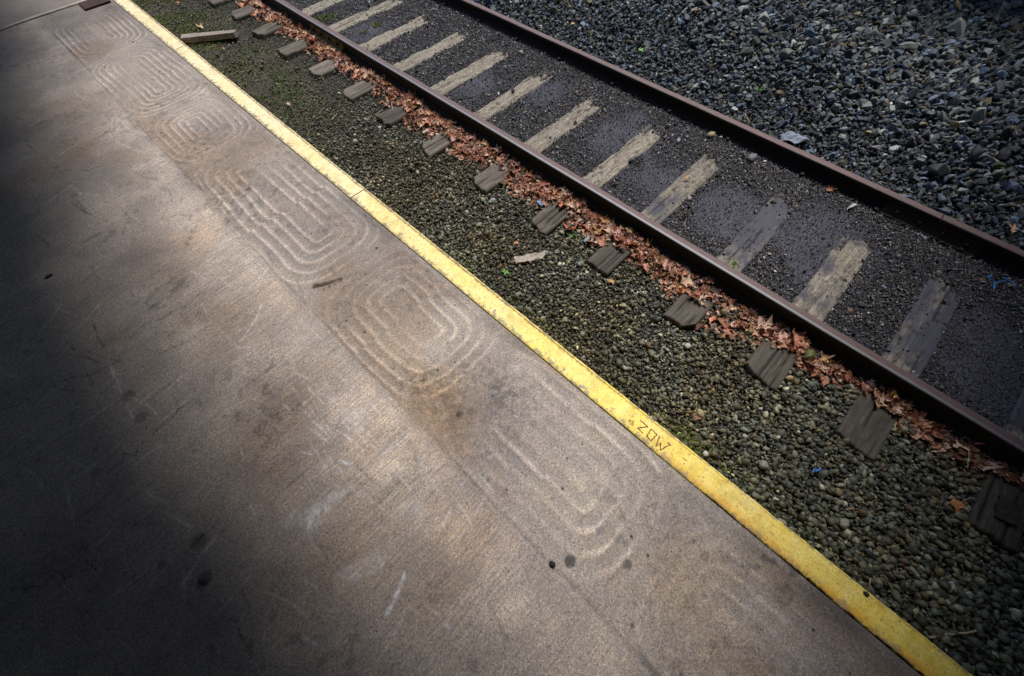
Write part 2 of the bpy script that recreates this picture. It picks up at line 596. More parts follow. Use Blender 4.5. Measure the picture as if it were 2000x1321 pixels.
def sandy(x, y):
    """bare patches of fine bluish ballast dust between the rails"""
    s = 0
    for cx, cy, r in ((0.86, 1.95, 0.34), (0.55, 1.35, 0.30), (0.62, 0.72, 0.32), (0.75, 0.05, 0.40), (0.5, 3.6, 0.3), (0.9, 2.9, 0.25), (0.6, -1.2, 0.45), (0.4, 5.3, 0.3)):
        s = np.maximum(s, np.exp(-(((x - cx) / (r * 1.25)) ** 2 + ((y - cy) / r) ** 2)))
    ins = sstep(0.06, 0.2, x) * sstep(1.36, 1.15, x)
    return np.clip(sstep(0.30, 0.75, s * 0.8 + 0.55 * (fbm(x * 5, y * 5, 31) - 0.35)) * ins, 0, 1)


build_ground()


# ------------------------------------------------------------------ loose stone
def stone_templates(kind, n):
    out = []
    for i in range(n):
        bm = bmesh.new()
        if kind == 'pebble':
            bmesh.ops.create_icosphere(bm, subdivisions=2, radius=0.5)
            ph = [random.uniform(0, 6.28) for _ in range(6)]
            for v in bm.verts:
                d = v.co.normalized()
                k = 1 + 0.13 * math.sin(2.1 * d.x + ph[0]) + 0.11 * math.sin(2.7 * d.y + ph[1]) + 0.10 * math.sin(3.1 * d.z + ph[2]) + 0.07 * math.sin(5 * d.x + 4 * d.y + ph[3])
                v.co = d * 0.5 * k
            a, c = random.uniform(0.58, 0.95), random.uniform(0.38, 0.66)
            for v in bm.verts:
                v.co.y *= a
                v.co.z *= c
        else:
            pts = []
            nn = 11 if kind == 'grit' else 13
            for j in range(nn):
                d = Vector((random.gauss(0, 1), random.gauss(0, 1), random.gauss(0, 1))).normalized()
                pts.append(bm.verts.new(d * random.uniform(0.42, 0.56)))
            bmesh.ops.convex_hull(bm, input=list(bm.verts))
            for v in [v for v in bm.verts if not v.link_faces]:
                bm.verts.remove(v)
            a, c = random.uniform(0.55, 1.0), random.uniform(0.40, 0.75)
            for v in bm.verts:
                v.co.y *= a
                v.co.z *= c
            if kind == 'ballast':
                bmesh.ops.bevel(bm, geom=list(bm.edges), offset=0.022, segments=1, affect='EDGES')
        bmesh.ops.triangulate(bm, faces=list(bm.faces))
        bmesh.ops.recalc_face_normals(bm, faces=list(bm.faces))
        bm.verts.ensure_lookup_table()
        bm.verts.index_update()
        V = np.array([v.co[:] for v in bm.verts])
        Fc = np.array([[v.index for v in fc.verts] for fc in bm.faces])
        bm.free()
        out.append((V, Fc))
    return out


def scatter(templates, pos, size, tilt, col, seed):
    r = np.random.default_rng(seed)
    n = len(pos)
    which = r.integers(0, len(templates), n)
    yaw = r.uniform(0, 2 * np.pi, n)
    ax = r.normal(0, 1, n) * tilt
    ay = r.normal(0, 1, n) * tilt
    V, F, T = [], [], []
    base = 0
    for t, (tv, tf) in enumerate(templates):
        idx = np.where(which == t)[0]
        if not len(idx):
            continue
        cy, sy = np.cos(yaw[idx]), np.sin(yaw[idx])
        cx, sx = np.cos(ax[idx]), np.sin(ax[idx])
        cb, sb = np.cos(ay[idx]), np.sin(ay[idx])
        p = tv[None] * size[idx][:, None, None]
        x, y, z = p[..., 0], p[..., 1], p[..., 2]
        y, z = y * cx[:, None] - z * sx[:, None], y * sx[:, None] + z * cx[:, None]
        x, z = x * cb[:, None] + z * sb[:, None], -x * sb[:, None] + z * cb[:, None]
        x, y = x * cy[:, None] - y * sy[:, None], x * sy[:, None] + y * cy[:, None]
        q = np.stack([x, y, z], -1) + pos[idx][:, None, :]
        m = len(tv)
        V.append(q.reshape(-1, 3))
        F.append((tf[None] + (base + np.arange(len(idx)) * m)[:, None, None]).reshape(-1, 3))
        T.append(np.repeat(col[idx], m, axis=0))
        base += m * len(idx)
    return np.concatenate(V), np.concatenate(F), np.concatenate(T)


def jgrid(x0, x1, y0, y1, s, r):
    xs = np.arange(x0, x1, s)
    ys = np.arange(y0, y1, s)
    X, Y = np.meshgrid(xs, ys)
    n = X.size
    return X.ravel() + r.uniform(-0.55, 0.55, n) * s, Y.ravel() + r.uniform(-0.55, 0.55, n) * s


def pick(r, n, pal, w):
    w = np.array(w, float)
    c = np.array(pal)[r.choice(len(pal), n, p=w / w.sum())]
    return np.clip(c * np.exp(r.normal(0, 0.46, n))[:, None], 0.004, 0.75)


def on_tie(x, y, pad=0.0):
    return (near_tie(y) < 0.103 + pad) & (x > -0.54) & (x < 1.30)


def build_pebbles():
    r = np.random.default_rng(11)
    tp = stone_templates('pebble', 9) + stone_templates('grit', 9)
    PX, PY, PZ, PS = [], [], [], []
    for s, smean, dz in ((0.0165, 0.0140, 0.0), (0.0195, 0.0195, 0.004), (0.046, 0.028, 0.007), (0.24, 0.045, 0.009)):
        x, y = jgrid(-1.375, -0.05, -2.6, 9.3, s, r)
        far = sstep(3.0, 5.5, y)
        if dz > 0:
            keep = r.uniform(0, 1, len(x)) > far * 0.72
        else:
            keep = r.uniform(0, 1, len(x)) > far * 0.25
        x, y = x[keep], y[keep]
        sz = smean * np.exp(r.normal(0, 0.38, len(x))) * (1 - 0.30 * sstep(2.5, 5.0, y)) * (1 + 0.45 * sstep(0.9, -1.3, y))
        ok = ~on_tie(x, y, 0.006) & in_view(x, y, np.full(len(x), -0.2), 0.13) & (x > KX1 + 0.012)
        x, y, sz = x[ok], y[ok], np.minimum(sz[ok], 0.055)
        PX.append(x)
        PY.append(y)
        PS.append(sz)
        PZ.append(ground_z(x, y) + dz + r.normal(0, 0.004, len(x)) + sz * 0.20)
    x, y, z, s = map(np.concatenate, (PX, PY, PZ, PS))
    n = len(x)
    pal = [(0.082, 0.085, 0.066), (0.115, 0.115, 0.088), (0.165, 0.165, 0.135), (0.062, 0.070, 0.064), (0.23, 0.225, 0.185), (0.15, 0.125, 0.068), (0.10, 0.115, 0.12), (0.36, 0.35, 0.32), (0.13, 0.09, 0.06)]
    c = pick(r, n, pal, (5, 6, 4, 5, 2.2, 1.3, 2.2, 0.55, 0.7))
    mo = moss_amt(x, y)[:, None] * r.uniform(0.2, 1.0, (n, 1))
    c = c * (1 - mo * 0.75) + np.array([0.060, 0.085, 0.016]) * mo * 0.75
    br = sstep(0.45, 0.68, fbm(x * 2.3, y * 2.3, 26, 4))[:, None]
    c = c * (1 - 0.6 * br) + c * np.array([1.0, 0.80, 0.58]) * 0.6 * br
    c = c * (0.55 + 0.9 * fbm(x * 5, y * 5, 27, 3))[:, None]
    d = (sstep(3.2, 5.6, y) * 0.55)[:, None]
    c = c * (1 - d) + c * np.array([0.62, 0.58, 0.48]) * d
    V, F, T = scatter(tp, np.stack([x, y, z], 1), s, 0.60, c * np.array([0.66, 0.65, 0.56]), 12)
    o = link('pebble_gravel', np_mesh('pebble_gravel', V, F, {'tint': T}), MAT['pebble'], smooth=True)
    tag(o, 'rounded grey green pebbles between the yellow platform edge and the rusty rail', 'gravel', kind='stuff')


def build_grit():
    r = np.random.default_rng(13)
    tp = stone_templates('grit', 14)
    PX, PY, PZ, PS = [], [], [], []
    for s, smean, thin in ((0.0118, 0.0120, 0.35), (0.024, 0.018, 0.5), (0.10, 0.030, 0.6)):
        x, y = jgrid(0.02, 1.42, -2.3, 9.0, s, r)
        sa = sandy(x, y)
        keep = (r.uniform(0, 1, len(x)) > sa * 0.12) & in_view(x, y, np.full(len(x), -0.15), 0.15)
        dt = near_tie(y)
        lim = 0.103 - 0.05 * sstep(0.35, 0.8, fbm(x * 6, y * 3, 41, 4))
        onT = (dt < lim) & (ZT > ground_z(x, y) - 0.002)
        keep &= ~onT | (r.uniform(0, 1, len(x)) < 0.014 + 0.22 * sstep(0.95, 1.2, x))
        x, y, onT = x[keep], y[keep], onT[keep]
        sz = smean * np.exp(r.normal(0, 0.3, len(x))) * (1 - 0.35 * sandy(x, y))
        z = np.where(onT, ZT + 0.002, ground_z(x, y)) + sz * 0.22
        PX.append(x)
        PY.append(y)
        PS.append(sz)
        PZ.append(z)
    x, y, z, s = map(np.concatenate, (PX, PY, PZ, PS))
    n = len(x)
    c = pick(r, n, [(0.050, 0.050, 0.055), (0.080, 0.075, 0.068), (0.115, 0.113, 0.11), (0.065, 0.075, 0.10), (0.19, 0.18, 0.155), (0.36, 0.35, 0.32), (0.12, 0.085, 0.05)], (5, 5, 3, 3.4, 1.5, 0.35, 0.7))
    sa = sandy(x, y)[:, None]
    c = c * (1 - 0.8 * sa) + np.array([0.070, 0.071, 0.092]) * 0.8 * sa * np.exp(r.normal(0, 0.3, (n, 1)))
    V, F, T = scatter(tp, np.stack([x, y, z], 1), s, 0.5, np.clip(c * np.array([0.78, 0.76, 0.80]) * np.exp(r.normal(0, 0.3, (n, 1))), 0, 0.6), 14)
    o = link('cinder_grit', np_mesh('cinder_grit', V, F, {'tint': T}), MAT['grit'], smooth=False)
    tag(o, 'fine dark cinder grit packed between the two rails', 'gravel', kind='stuff')


def build_ballast():
    r = np.random.default_rng(17)
    tp = stone_templates('ballast', 16)
    PX, PY, PZ, PS = [], [], [], []
    for s, smean, dz in ((0.034, 0.034, -0.008), (0.047, 0.050, 0.012), (0.100, 0.070, 0.024)):
        x, y = jgrid(1.515, 8.0, -2.6, 8.5, s, r)
        ok = in_view(x, y, np.full(len(x), -0.06), 0.2)
        x, y = x[ok], y[ok]
        g = 0.95 + 0.45 * sstep(1.7, 3.2, x - 0.25 * y)
        sz = smean * np.exp(r.normal(0, 0.25, len(x))) * g
        ok = x - sz * 0.5 > 1.507
        x, y, sz = x[ok], y[ok], sz[ok]
        PX.append(x)
        PY.append(y)
        PS.append(sz)
        PZ.append(ground_z(x, y) + dz * sstep(1.5, 2.2, x) + r.normal(0, 0.008, len(x)) + sz * 0.16)
    x, y, z, s = map(np.concatenate, (PX, PY, PZ, PS))
    n = len(x)
    c = pick(r, n, [(0.060, 0.066, 0.076), (0.100, 0.106, 0.108), (0.095, 0.125, 0.175), (0.165, 0.17, 0.15), (0.27, 0.27, 0.235), (0.17, 0.13, 0.06), (0.40, 0.39, 0.36), (0.10, 0.070, 0.05)], (6, 5, 4.5, 3.2, 1.8, 0.8, 0.4, 0.5))
    V, F, T = scatter(tp, np.stack([x, y, z], 1), s, 0.75, np.clip(c * np.array([0.48, 0.51, 0.54]) * np.exp(r.normal(0, 0.25, (n, 1))), 0, 0.6), 18)
    o = link('ballast', np_mesh('ballast', V, F, {'tint': T}), MAT['ballast'], smooth=False)
    tag(o, 'coarse angular blue grey ballast stones beyond the far rail', 'gravel', kind='stuff')


build_pebbles()
build_grit()
build_ballast()


# ------------------------------------------------------------------ platform
def seg_dist(X, Y, a, b):
    ax, ay = a
    bx, by = b
    dx, dy = bx - ax, by - ay
    t = np.clip(((X - ax) * dx + (Y - ay) * dy) / (dx * dx + dy * dy), 0, 1)
    return np.hypot(X - ax - t * dx, Y - ay - t * dy), t


def build_platform():
    st = 0.006
    x0, x1, y0, y1 = -4.8, KX0 - 0.004, -2.0, 7.44
    xs = np.linspace(x0, x1, int((x1 - x0) / st))
    ys = np.linspace(y0, y1, int((y1 - y0) / st))
    X, Y = np.meshgrid(xs, ys, indexing='ij')
    band_l = -2.215 + 0.02 * (fbm(Y * 0.8, Y * 0 + 2, 51, 2) - 0.5)
    inb = sstep(-0.015, 0.01, X - band_l) * sstep(-1.515, -1.56, X)
    # trowelled rounded panels, one after another along the edge
    panels = [(-1.75, -0.16, -1.88, 0.0), (-0.13, 1.02, -1.86, 0.04), (1.05, 2.06, -1.83, -0.05), (2.16, 3.80, -1.86, 0.07), (3.88, 4.66, -1.87, 0.0), (4.70, 6.02, -1.88, 0.03), (6.05, 7.15, -1.88, 0.0)]
    ridge = np.zeros_like(X)
    wob = 0.05 * (fbm(X * 2.3, Y * 1.7, 55, 3) - 0.5)
    for i, (a, c, cx, sh) in enumerate(panels):
        m = (Y >= a) & (Y < c)
        cy = (a + c) / 2 - sh
        hl = (c - a) / 2
        px = np.abs(X - cx + wob + 0.16 * sh * np.sign(Y - cy))
        # long straight strokes with a round turn at the near end and a looser one at the far end
        cn, cf = a + min(0.36, hl * 0.75), c - min(0.30, hl * 0.6)
        py = np.where(Y < cy, np.maximum(cn - Y, 0) * 1.02, np.maximum(Y - cf, 0) * 1.1) + 0.3 * wob
        qx = np.maximum(px - 0.03, 0)
        p = 3.0
        d = (qx ** p + np.maximum(py, 0) ** p) ** (1 / p) + 0.012 * (fbm(X * 9, Y * 5, 57 + i, 2) - 0.5)
        per = (0.070, 0.080, 0.072, 0.074, 0.056, 0.054, 0.056)[i]
        w = np.cos(2 * np.pi * d / per + i)
        w = 1.7 * (0.5 + 0.5 * w) ** 2.4 - 0.55
        far_end = 1 - 0.55 * sstep(cf - 0.1, cf + 0.15, Y)
        amp = sstep(0.41, 0.31, d) * far_end * (0.28 + 0.95 * sstep(0.33, 0.66, fbm(X * 4.1 + i * 5, Y * 2.0, 60 + i, 3)))
        ridge = np.where(m, w * amp, ridge)
    ridge *= inb * (0.08 + 0.92 * sstep(-0.9, -0.1, Y)) * (0.75 + 0.5 * fbm(X * 45, Y * 45, 97, 2))
    ridge *= 1 + 0.35 * np.exp(-((Y - 0.5) / 0.5) ** 2)
    groove = np.exp(-((X - band_l) / 0.012) ** 2)
    near_edge = sstep(-1.62, -1.53, X)
    Z = ZP + 0.0030 * ridge - 0.004 * groove * (0.4 + 0.6 * vnoise(Y * 3, Y * 0, 61)) + 0.004 * (fbm(X * 1.2, Y * 1.2, 62, 3) - 0.5)
    Z += 0.0010 * (fbm(X * 30, Y * 30, 63, 2) - 0.5) * (0.5 + inb)
    wear_and_shade = 0.30 * np.maximum(ridge, 0) - 0.12 * np.maximum(-ridge, 0)
    wear_and_shade -= 0.22 * groove * sstep(0.35, 0.6, fbm(Y * 2.5, X * 0, 64, 2))
    # lighter strip left of the band; farther in, light falloff painted with stains
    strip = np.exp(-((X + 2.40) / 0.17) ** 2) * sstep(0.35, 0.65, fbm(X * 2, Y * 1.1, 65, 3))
    wear_and_shade += 0.22 * strip
    stain_and_shade = sstep(-2.55, -3.35, X + 0.55 * (fbm(X * 1.3, Y * 0.9, 66, 4) - 0.5))
    wear_and_shade -= 0.30 * stain_and_shade * (0.55 + 0.75 * (fbm(X * 2.1, Y * 2.1, 67, 4) - 0.3))
    # darker corner at the far end of the band
    far_dark = sstep(6.3, 7.2, Y + 0.5 * (fbm(X * 2, Y * 2, 68, 3) - 0.5)) * sstep(-2.28, -2.1, X)
    wear_and_shade -= 0.38 * far_dark
    # light falloff painted along the near edge, darker scuffed floor beside the band
    wear_and_shade -= 0.40 * sstep(-1.95, -1.55, X + 0.2 * (fbm(X * 3, Y * 3, 84, 3) - 0.5)) * sstep(0.0, -1.0, Y + 0.6 * (fbm(X * 2, Y * 2, 85, 3) - 0.5))
    for cx, cy, rx, ry, v in ((-2.46, 0.98, 0.16, 0.28, 0.24), (-2.62, 1.75, 0.20, 0.35, 0.16), (-2.60, 0.35, 0.25, 0.30, 0.16), (-2.75, 2.9, 0.25, 0.4, 0.14), (-2.5, 3.9, 0.2, 0.35, 0.12), (-2.7, 5.3, 0.3, 0.5, 0.16)):
        g = np.exp(-(((X - cx) / rx) ** 2 + ((Y - cy) / ry) ** 2))
        wear_and_shade -= v * 1.5 * g * sstep(0.30, 0.62, fbm(X * 7, Y * 7, 86, 4))
    wear_and_shade += 0.16 * (fbm(X * 3.2, Y * 11, 87, 4) - 0.5) + 0.20 * (fbm(X * 1.1, Y * 1.6, 88, 3) - 0.5)
    wear_and_shade -= 0.30 * sstep(0.60, 0.74, fbm(X * 26, Y * 26, 89, 3)) * sstep(0.4, 0.65, fbm(X * 2.2, Y * 2.2, 95, 3))
    # dirt on the band in speckled patches
    for cx, cy, r in ((-2.08, 3.25, 0.22), (-2.05, 1.16, 0.13), (-2.0, 4.05, 0.15), (-1.80, 0.85, 0.18)):
        g = np.exp(-(((X - cx) / r) ** 2 + ((Y - cy) / (r * 1.7)) ** 2))
        wear_and_shade -= 0.42 * g * sstep(0.50, 0.66, fbm(X * 42, Y * 42, 69, 2))
    broom = sstep(-0.01, -0.05, X - band_l) * sstep(0.34, 0.60, fbm(X * 1.5, Y * 1.1, 70, 3)) * (0.25 + 0.75 * sstep(-3.2, -2.5, X))
    rust = 0.55 * inb * sstep(0.45, 0.7, fbm(X * 2.4, Y * 1.6, 71, 4)) + 0.5 * sstep(0.55, 0.8, fbm(X * 1.1, Y * 1.3, 72, 4)) * (1 - inb)
    rust += 0.6 * np.exp(-(((X + 2.02) / 0.22) ** 2 + ((Y - 1.0) / 0.25) ** 2))
    chalk = np.zeros_like(X)

    def line(a, b, w, v, arr, bow=0.0):
        nonlocal wear_and_shade, chalk
        pts = [np.array(a, float), np.array(b, float)]
        if bow:
            mid = (pts[0] + pts[1]) / 2
            d = pts[1] - pts[0]
            mid = mid + bow * np.array([-d[1], d[0]])
            tt = np.linspace(0, 1, 9)[:, None]
            pts = (1 - tt) ** 2 * pts[0] + 2 * tt * (1 - tt) * mid + tt ** 2 * pts[1]
        lo = np.min(pts, axis=0) - 0.05
        hi = np.max(pts, axis=0) + 0.05
        i0, i1 = np.searchsorted(xs, [lo[0], hi[0]])
        j0, j1 = np.searchsorted(ys, [lo[1], hi[1]])
        if i1 <= i0 or j1 <= j0:
            return
        sx, sy = X[i0:i1, j0:j1], Y[i0:i1, j0:j1]
        D = np.full(sx.shape, 9.0)
        for p, q in zip(pts[:-1], pts[1:]):
            D = np.minimum(D, seg_dist(sx, sy, p, q)[0])
        k = v * np.exp(-(D / w) ** 2) * (0.25 + 1.0 * vnoise(sx * 60, sy * 60, 73)) * (0.45 + 1.1 * sstep(0.35, 0.7, vnoise(sx * 150, sy * 150, 74)))
        arr[i0:i1, j0:j1] += k
    # named scratches read off the photograph
    line((-2.402, 2.307), (-2.62, 2.16), 0.006, 0.55, chalk, 0.12)
    line((-2.643, 2.131), (-2.50, 2.05), 0.006, 0.40, chalk, -0.2)
    line((-2.66, 2.33), (-2.643, 2.131), 0.005, 0.30, chalk)
    line((-2.673, 0.577), (-2.816, 0.515), 0.008, 0.75, chalk, 0.08)
    line((-2.869, 1.038), (-2.691, 1.057), 0.030, 0.40, chalk, 0.1)
    line((-2.90, 1.12), (-2.80, 1.05), 0.035, 0.25, chalk)
    line((-2.86, 0.75), (-2.72, 0.70), 0.040, 0.28, chalk)
    line((-2.45, 1.35), (-2.40, 1.28), 0.04, 0.22, chalk)
    line((-2.5, 0.78), (-2.47, 0.72), 0.03, 0.22, chalk)
    line((-2.28, 6.62), (-2.12, 6.55), 0.05, 0.28, chalk)
    line((-2.21, 6.72), (-2.10, 6.66), 0.03, 0.25, chalk)
    rs = np.random.default_rng(77)
    for i in range(360):
        cx = rs.uniform(-3.7, -2.15)
        cy = rs.uniform(-0.6, 6.5)
        if rs.uniform() < 0.55:
            ang = rs.normal(R(95), 0.25)
        else:
            ang = rs.normal(R(8), 0.22)
        L = rs.uniform(0.05, 0.24)
        dx, dy = math.cos(ang) * L / 2, math.sin(ang) * L / 2
        if rs.uniform() < 0.62:
            line((cx - dx, cy - dy), (cx + dx, cy + dy), rs.uniform(0.004, 0.006), rs.uniform(0.14, 0.42), chalk, rs.normal(0, 0.08))
        else:
            line((cx - dx, cy - dy), (cx + dx, cy + dy), rs.uniform(0.004, 0.008), -rs.uniform(0.15, 0.5), wear_and_shade, rs.normal(0, 0.05))
    # parallel trolley scrapes
    for i in range(46):
        cx = rs.normal(-2.52, 0.13)
        cy = rs.normal(1.35, 0.22)
        L = rs.uniform(0.03, 0.22)
        a = rs.normal(R(98), 0.16)
        line((cx - math.cos(a) * L / 2, cy - math.sin(a) * L / 2), (cx + math.cos(a) * L / 2, cy + math.sin(a) * L / 2), rs.uniform(0.0035, 0.006), rs.uniform(0.10, 0.45), chalk, rs.normal(0, 0.05))
    # wandering cracks
    for a, c, n, amp in (((-3.75, 2.72), (-3.15, 2.55), 16, 0.02), ((-3.42, 1.95), (-2.98, 2.02), 14, 0.025), ((-2.62, 3.62), (-2.36, 3.35), 8, 0.02), ((-3.9, 1.75), (-3.55, 1.55), 14, 0.02), ((-2.95, 4.6), (-2.55, 4.35), 10, 0.02),
                         ((-2.14, 1.28), (-1.94, 1.12), 10, 0.03), ((-2.10, 1.36), (-2.05, 1.10), 8, 0.025), ((-3.6, 3.95), (-3.3, 4.3), 10, 0.02)):
        t = np.linspace(0, 1, n)
        P = np.array(a)[None] * (1 - t[:, None]) + np.array(c)[None] * t[:, None] + rs.normal(0, amp, (n, 2)) * np.minimum(1, 4 * t * (1 - t))[:, None]
        for p, q in zip(P[:-1], P[1:]):
            line(p, q, 0.0032, -0.6, wear_and_shade)
    # round dark gum and oil spots
    spots = [(-3.191, 2.294, 0.040, 0.40), (-3.196, 2.12, 0.034, 0.32), (-3.288, 1.184, 0.032, 0.5), (-3.244, 1.337, 0.040, 0.4), (-3.31, 1.17, 0.024, 0.3), (-2.143, 0.098, 0.026, 0.75), (-1.98, -0.09, 0.02, 0.6), (-1.62, -0.62, 0.05, 0.3), (-2.03, 0.93, 0.018, 0.7)]
    for i in range(60):
        spots.append((rs.uniform(-3.9, -2.3), rs.uniform(0.0, 5.5), rs.uniform(0.006, 0.024), rs.uniform(0.1, 0.35)))
    for i in range(110):
        spots.append((rs.uniform(-2.2, -1.52), rs.uniform(-1.0, 6.5), rs.uniform(0.004, 0.010), rs.uniform(0.4, 1.0)))
    for cx, cy, r, v in spots:
        i0, i1 = np.searchsorted(xs, [cx - 2 * r, cx + 2 * r])
        j0, j1 = np.searchsorted(ys, [cy - 2 * r, cy + 2 * r])
        sx, sy = X[i0:i1, j0:j1], Y[i0:i1, j0:j1]
        rr = np.hypot(sx - cx, sy - cy) / r + 0.45 * (vnoise(sx * 25 / max(r * 30, 1), sy * 25 / max(r * 30, 1), 80) - 0.5)
        wear_and_shade[i0:i1, j0:j1] -= v * sstep(1.15, 0.75, rr)
    # light sand-ground freckles on the band
    chalk += 0.10 * inb * sstep(0.70, 0.80, fbm(X * 38, Y * 38, 81, 2))
    wear_and_shade -= 0.40 * near_edge * sstep(0.40, 0.7, fbm(X * 8, Y * 1.7, 82, 3))
    # gouge in the band
    dg, tg = seg_dist(X, Y, (-2.112, 2.190), (-1.965, 2.113))
    dg = dg + 0.010 * (vnoise(X * 70, Y * 70, 83) - 0.5)
    g = sstep(0.017, 0.006, dg)
    Z -= 0.016 * g
    wear_and_shade -= 0.7 * g * (0.5 + 0.5 * sstep(0.75, 0.35, tg))
    rust += g
    nx, ny = X.shape
    i = np.arange(nx - 1)[:, None] * ny + np.arange(ny - 1)[None, :]
    f = np.stack([i, i + ny, i + ny + 1, i + 1], -1).reshape(-1, 4)
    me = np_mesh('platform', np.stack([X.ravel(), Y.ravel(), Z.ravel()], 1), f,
                 {'wear_and_shade': np.clip(wear_and_shade, -1, 1).ravel(), 'rust': np.clip(rust, 0, 1).ravel(), 'broom': np.clip(broom, 0, 1).ravel(), 'chalk': np.clip(chalk, 0, 0.9).ravel()})
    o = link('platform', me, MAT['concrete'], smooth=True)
    tag(o, kind='structure')
    bm = bmesh.new()
    box(bm, x0, x1 - 0.001, y0, y1, -0.40, ZP - 0.03)          # body under the worn face
    box(bm, -12, x0 - 0.001, -14, 7.44, -0.40, ZP - 0.002)
    box(bm, x0, x1, -14, y0 - 0.001, -0.40, ZP - 0.002)
    o = link('platform_base', bm_mesh('platform_base', bm), MAT['slab'])
    tag(o, kind='structure')
    # the next slab along, a little higher, with a pale chipped nosing
    xs2 = np.linspace(-6.0, KX0 - 0.004, 260)
    prof = [(0.0, -0.05), (0.0, 0.006), (0.004, 0.010), (0.022, 0.012), (0.05, 0.012), (0.3, 0.012), (3.0, 0.012)]
    V, W = [], []
    for x in xs2:
        bend = 0.055 * sstep(-2.2, -2.9, x) * -1 + 0.012 * (fbm(x * 6, 0, 90, 3) - 0.5)
        for k, (dy, dz) in enumerate(prof):
            V.append((x, 7.445 + bend + dy + 0.004 * (vnoise(x * 30, k, 91) - 0.5), ZP + dz))
            W.append(0.30 * float(vnoise(x * 9, 3, 92)) if 2 <= k <= 3 else -0.30)
    n, k = len(xs2), len(prof)
    i = np.arange(n - 1)[:, None] * k + np.arange(k - 1)[None, :]
    f = np.stack([i, i + k, i + k + 1, i + 1], -1).reshape(-1, 4)
    W = np.array(W)
    ze = np.zeros(len(W))
    o = link('platform_slab', np_mesh('platform_slab', np.array(V), f, {'wear_and_shade': W, 'rust': ze, 'broom': ze, 'chalk': np.clip(W * 0.9, 0, 0.8)}), MAT['concrete'], smooth=True)
    tag(o, kind='structure')


build_platform()


# ------------------------------------------------------------------ painted platform edge, in lengths
def edge_section(name, ya, yb, label):
    ys = np.arange(ya, yb, 0.008)
    ys = np.append(ys, yb)
    # profile from the inner foot over the top to the outer foot (dx from KX0, z)
    Wd = KX1 - KX0
    prof = [(0.002, -0.40), (0.001, 0.160), (0.002, 0.194), (0.006, 0.1985), (0.012, 0.2), (0.03, 0.2), (0.055, 0.2), (0.08, 0.2), (0.105, 0.2), (Wd - 0.0185, 0.2), (Wd - 0.0165, 0.1955),
            (Wd - 0.0135, 0.1955), (Wd - 0.011, 0.201), (Wd - 0.006, 0.2025), (Wd - 0.001, 0.199), (Wd, 0.190), (Wd, 0.12), (Wd - 0.002, -0.40)]
    V, RU, OR, ED = [], [], [], []
    chip = sstep(1.2, -0.6, ys)
    for j, y in enumerate(ys):
        a = float(fbm(y * 14, 1.3, 101, 3)) - 0.5
        bn = float(fbm(y * 9, 7.3, 102, 3)) - 0.5
        lip = float(sstep(-0.5, 1.0, y)) * (1 if y > -0.35 else 0)
        for k, (dx, z) in enumerate(prof):
            x = KX0 + dx
            if 1 <= k <= 4:
                x += 0.010 * a * chip[j] + 0.002 * a
                z += 0.004 * min(0, a) * chip[j]
            if 10 <= k <= 11:
                z = z * lip + 0.2 * (1 - lip)
            if 12 <= k <= 15:
                x += 0.004 * bn
            if 4 <= k <= 9:
                z += 0.0012 * (float(vnoise(y * 12, k * 1.0, 103)) - 0.5)
            V.append((x, y, z))
            near = float(sstep(0.4, -0.7, y))
            RU.append(near * (1.0 if k <= 3 else 0.75 if k == 4 else 0.2 if k == 5 else 0.0) + (0.75 if 9 <= k <= 11 else 0.0) * lip)
            ED.append({3: 0.7, 4: 1.0, 5: 0.5, 12: 0.4, 13: 0.8, 14: 1.0}.get(k, 0.0))
            OR.append((0.8 * float(sstep(0.6, -0.5, y)) * float(vnoise(y * 16, 0, 104)) if k in (4, 5) else 0.0))
    n, k = len(ys), len(prof)
    i = np.arange(n - 1)[:, None] * k + np.arange(k - 1)[None, :]
    f = np.stack([i, i + 1, i + k + 1, i + k], -1).reshape(-1, 4)
    me = np_mesh(name, np.array(V), f, {'rust': np.clip(RU, 0, 1), 'orange': np.clip(OR, 0, 1), 'edge': np.array(ED)})
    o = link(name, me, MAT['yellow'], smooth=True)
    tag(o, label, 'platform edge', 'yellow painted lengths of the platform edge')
    return o


E_far = edge_section('platform_edge', 5.669, 9.6, 'pale cream yellow length of platform edge beyond the plank by the weathered far slab')
E_mid = edge_section('platform_edge', 2.679, 5.661, 'faded yellow length of platform edge running between the two visible joints')
E_near = edge_section('platform_edge', -4.0, 2.671, 'bright yellow nearest platform edge length with ZDW scratched in its paint and rusty chipped side')

# scratched lettering, strokes lifted from the photo and laid on the top face
def px_to_plane(px, py, z):
    """point of the level z seen at a spot of the 2000 px wide photograph"""
    d = ROT @ np.array([(px - 1000.0) / 770.748, -(py - 660.5) / 770.748, -1.0])
    t = (z - CAM[2]) / d[2]
    return np.array(CAM) + t * d


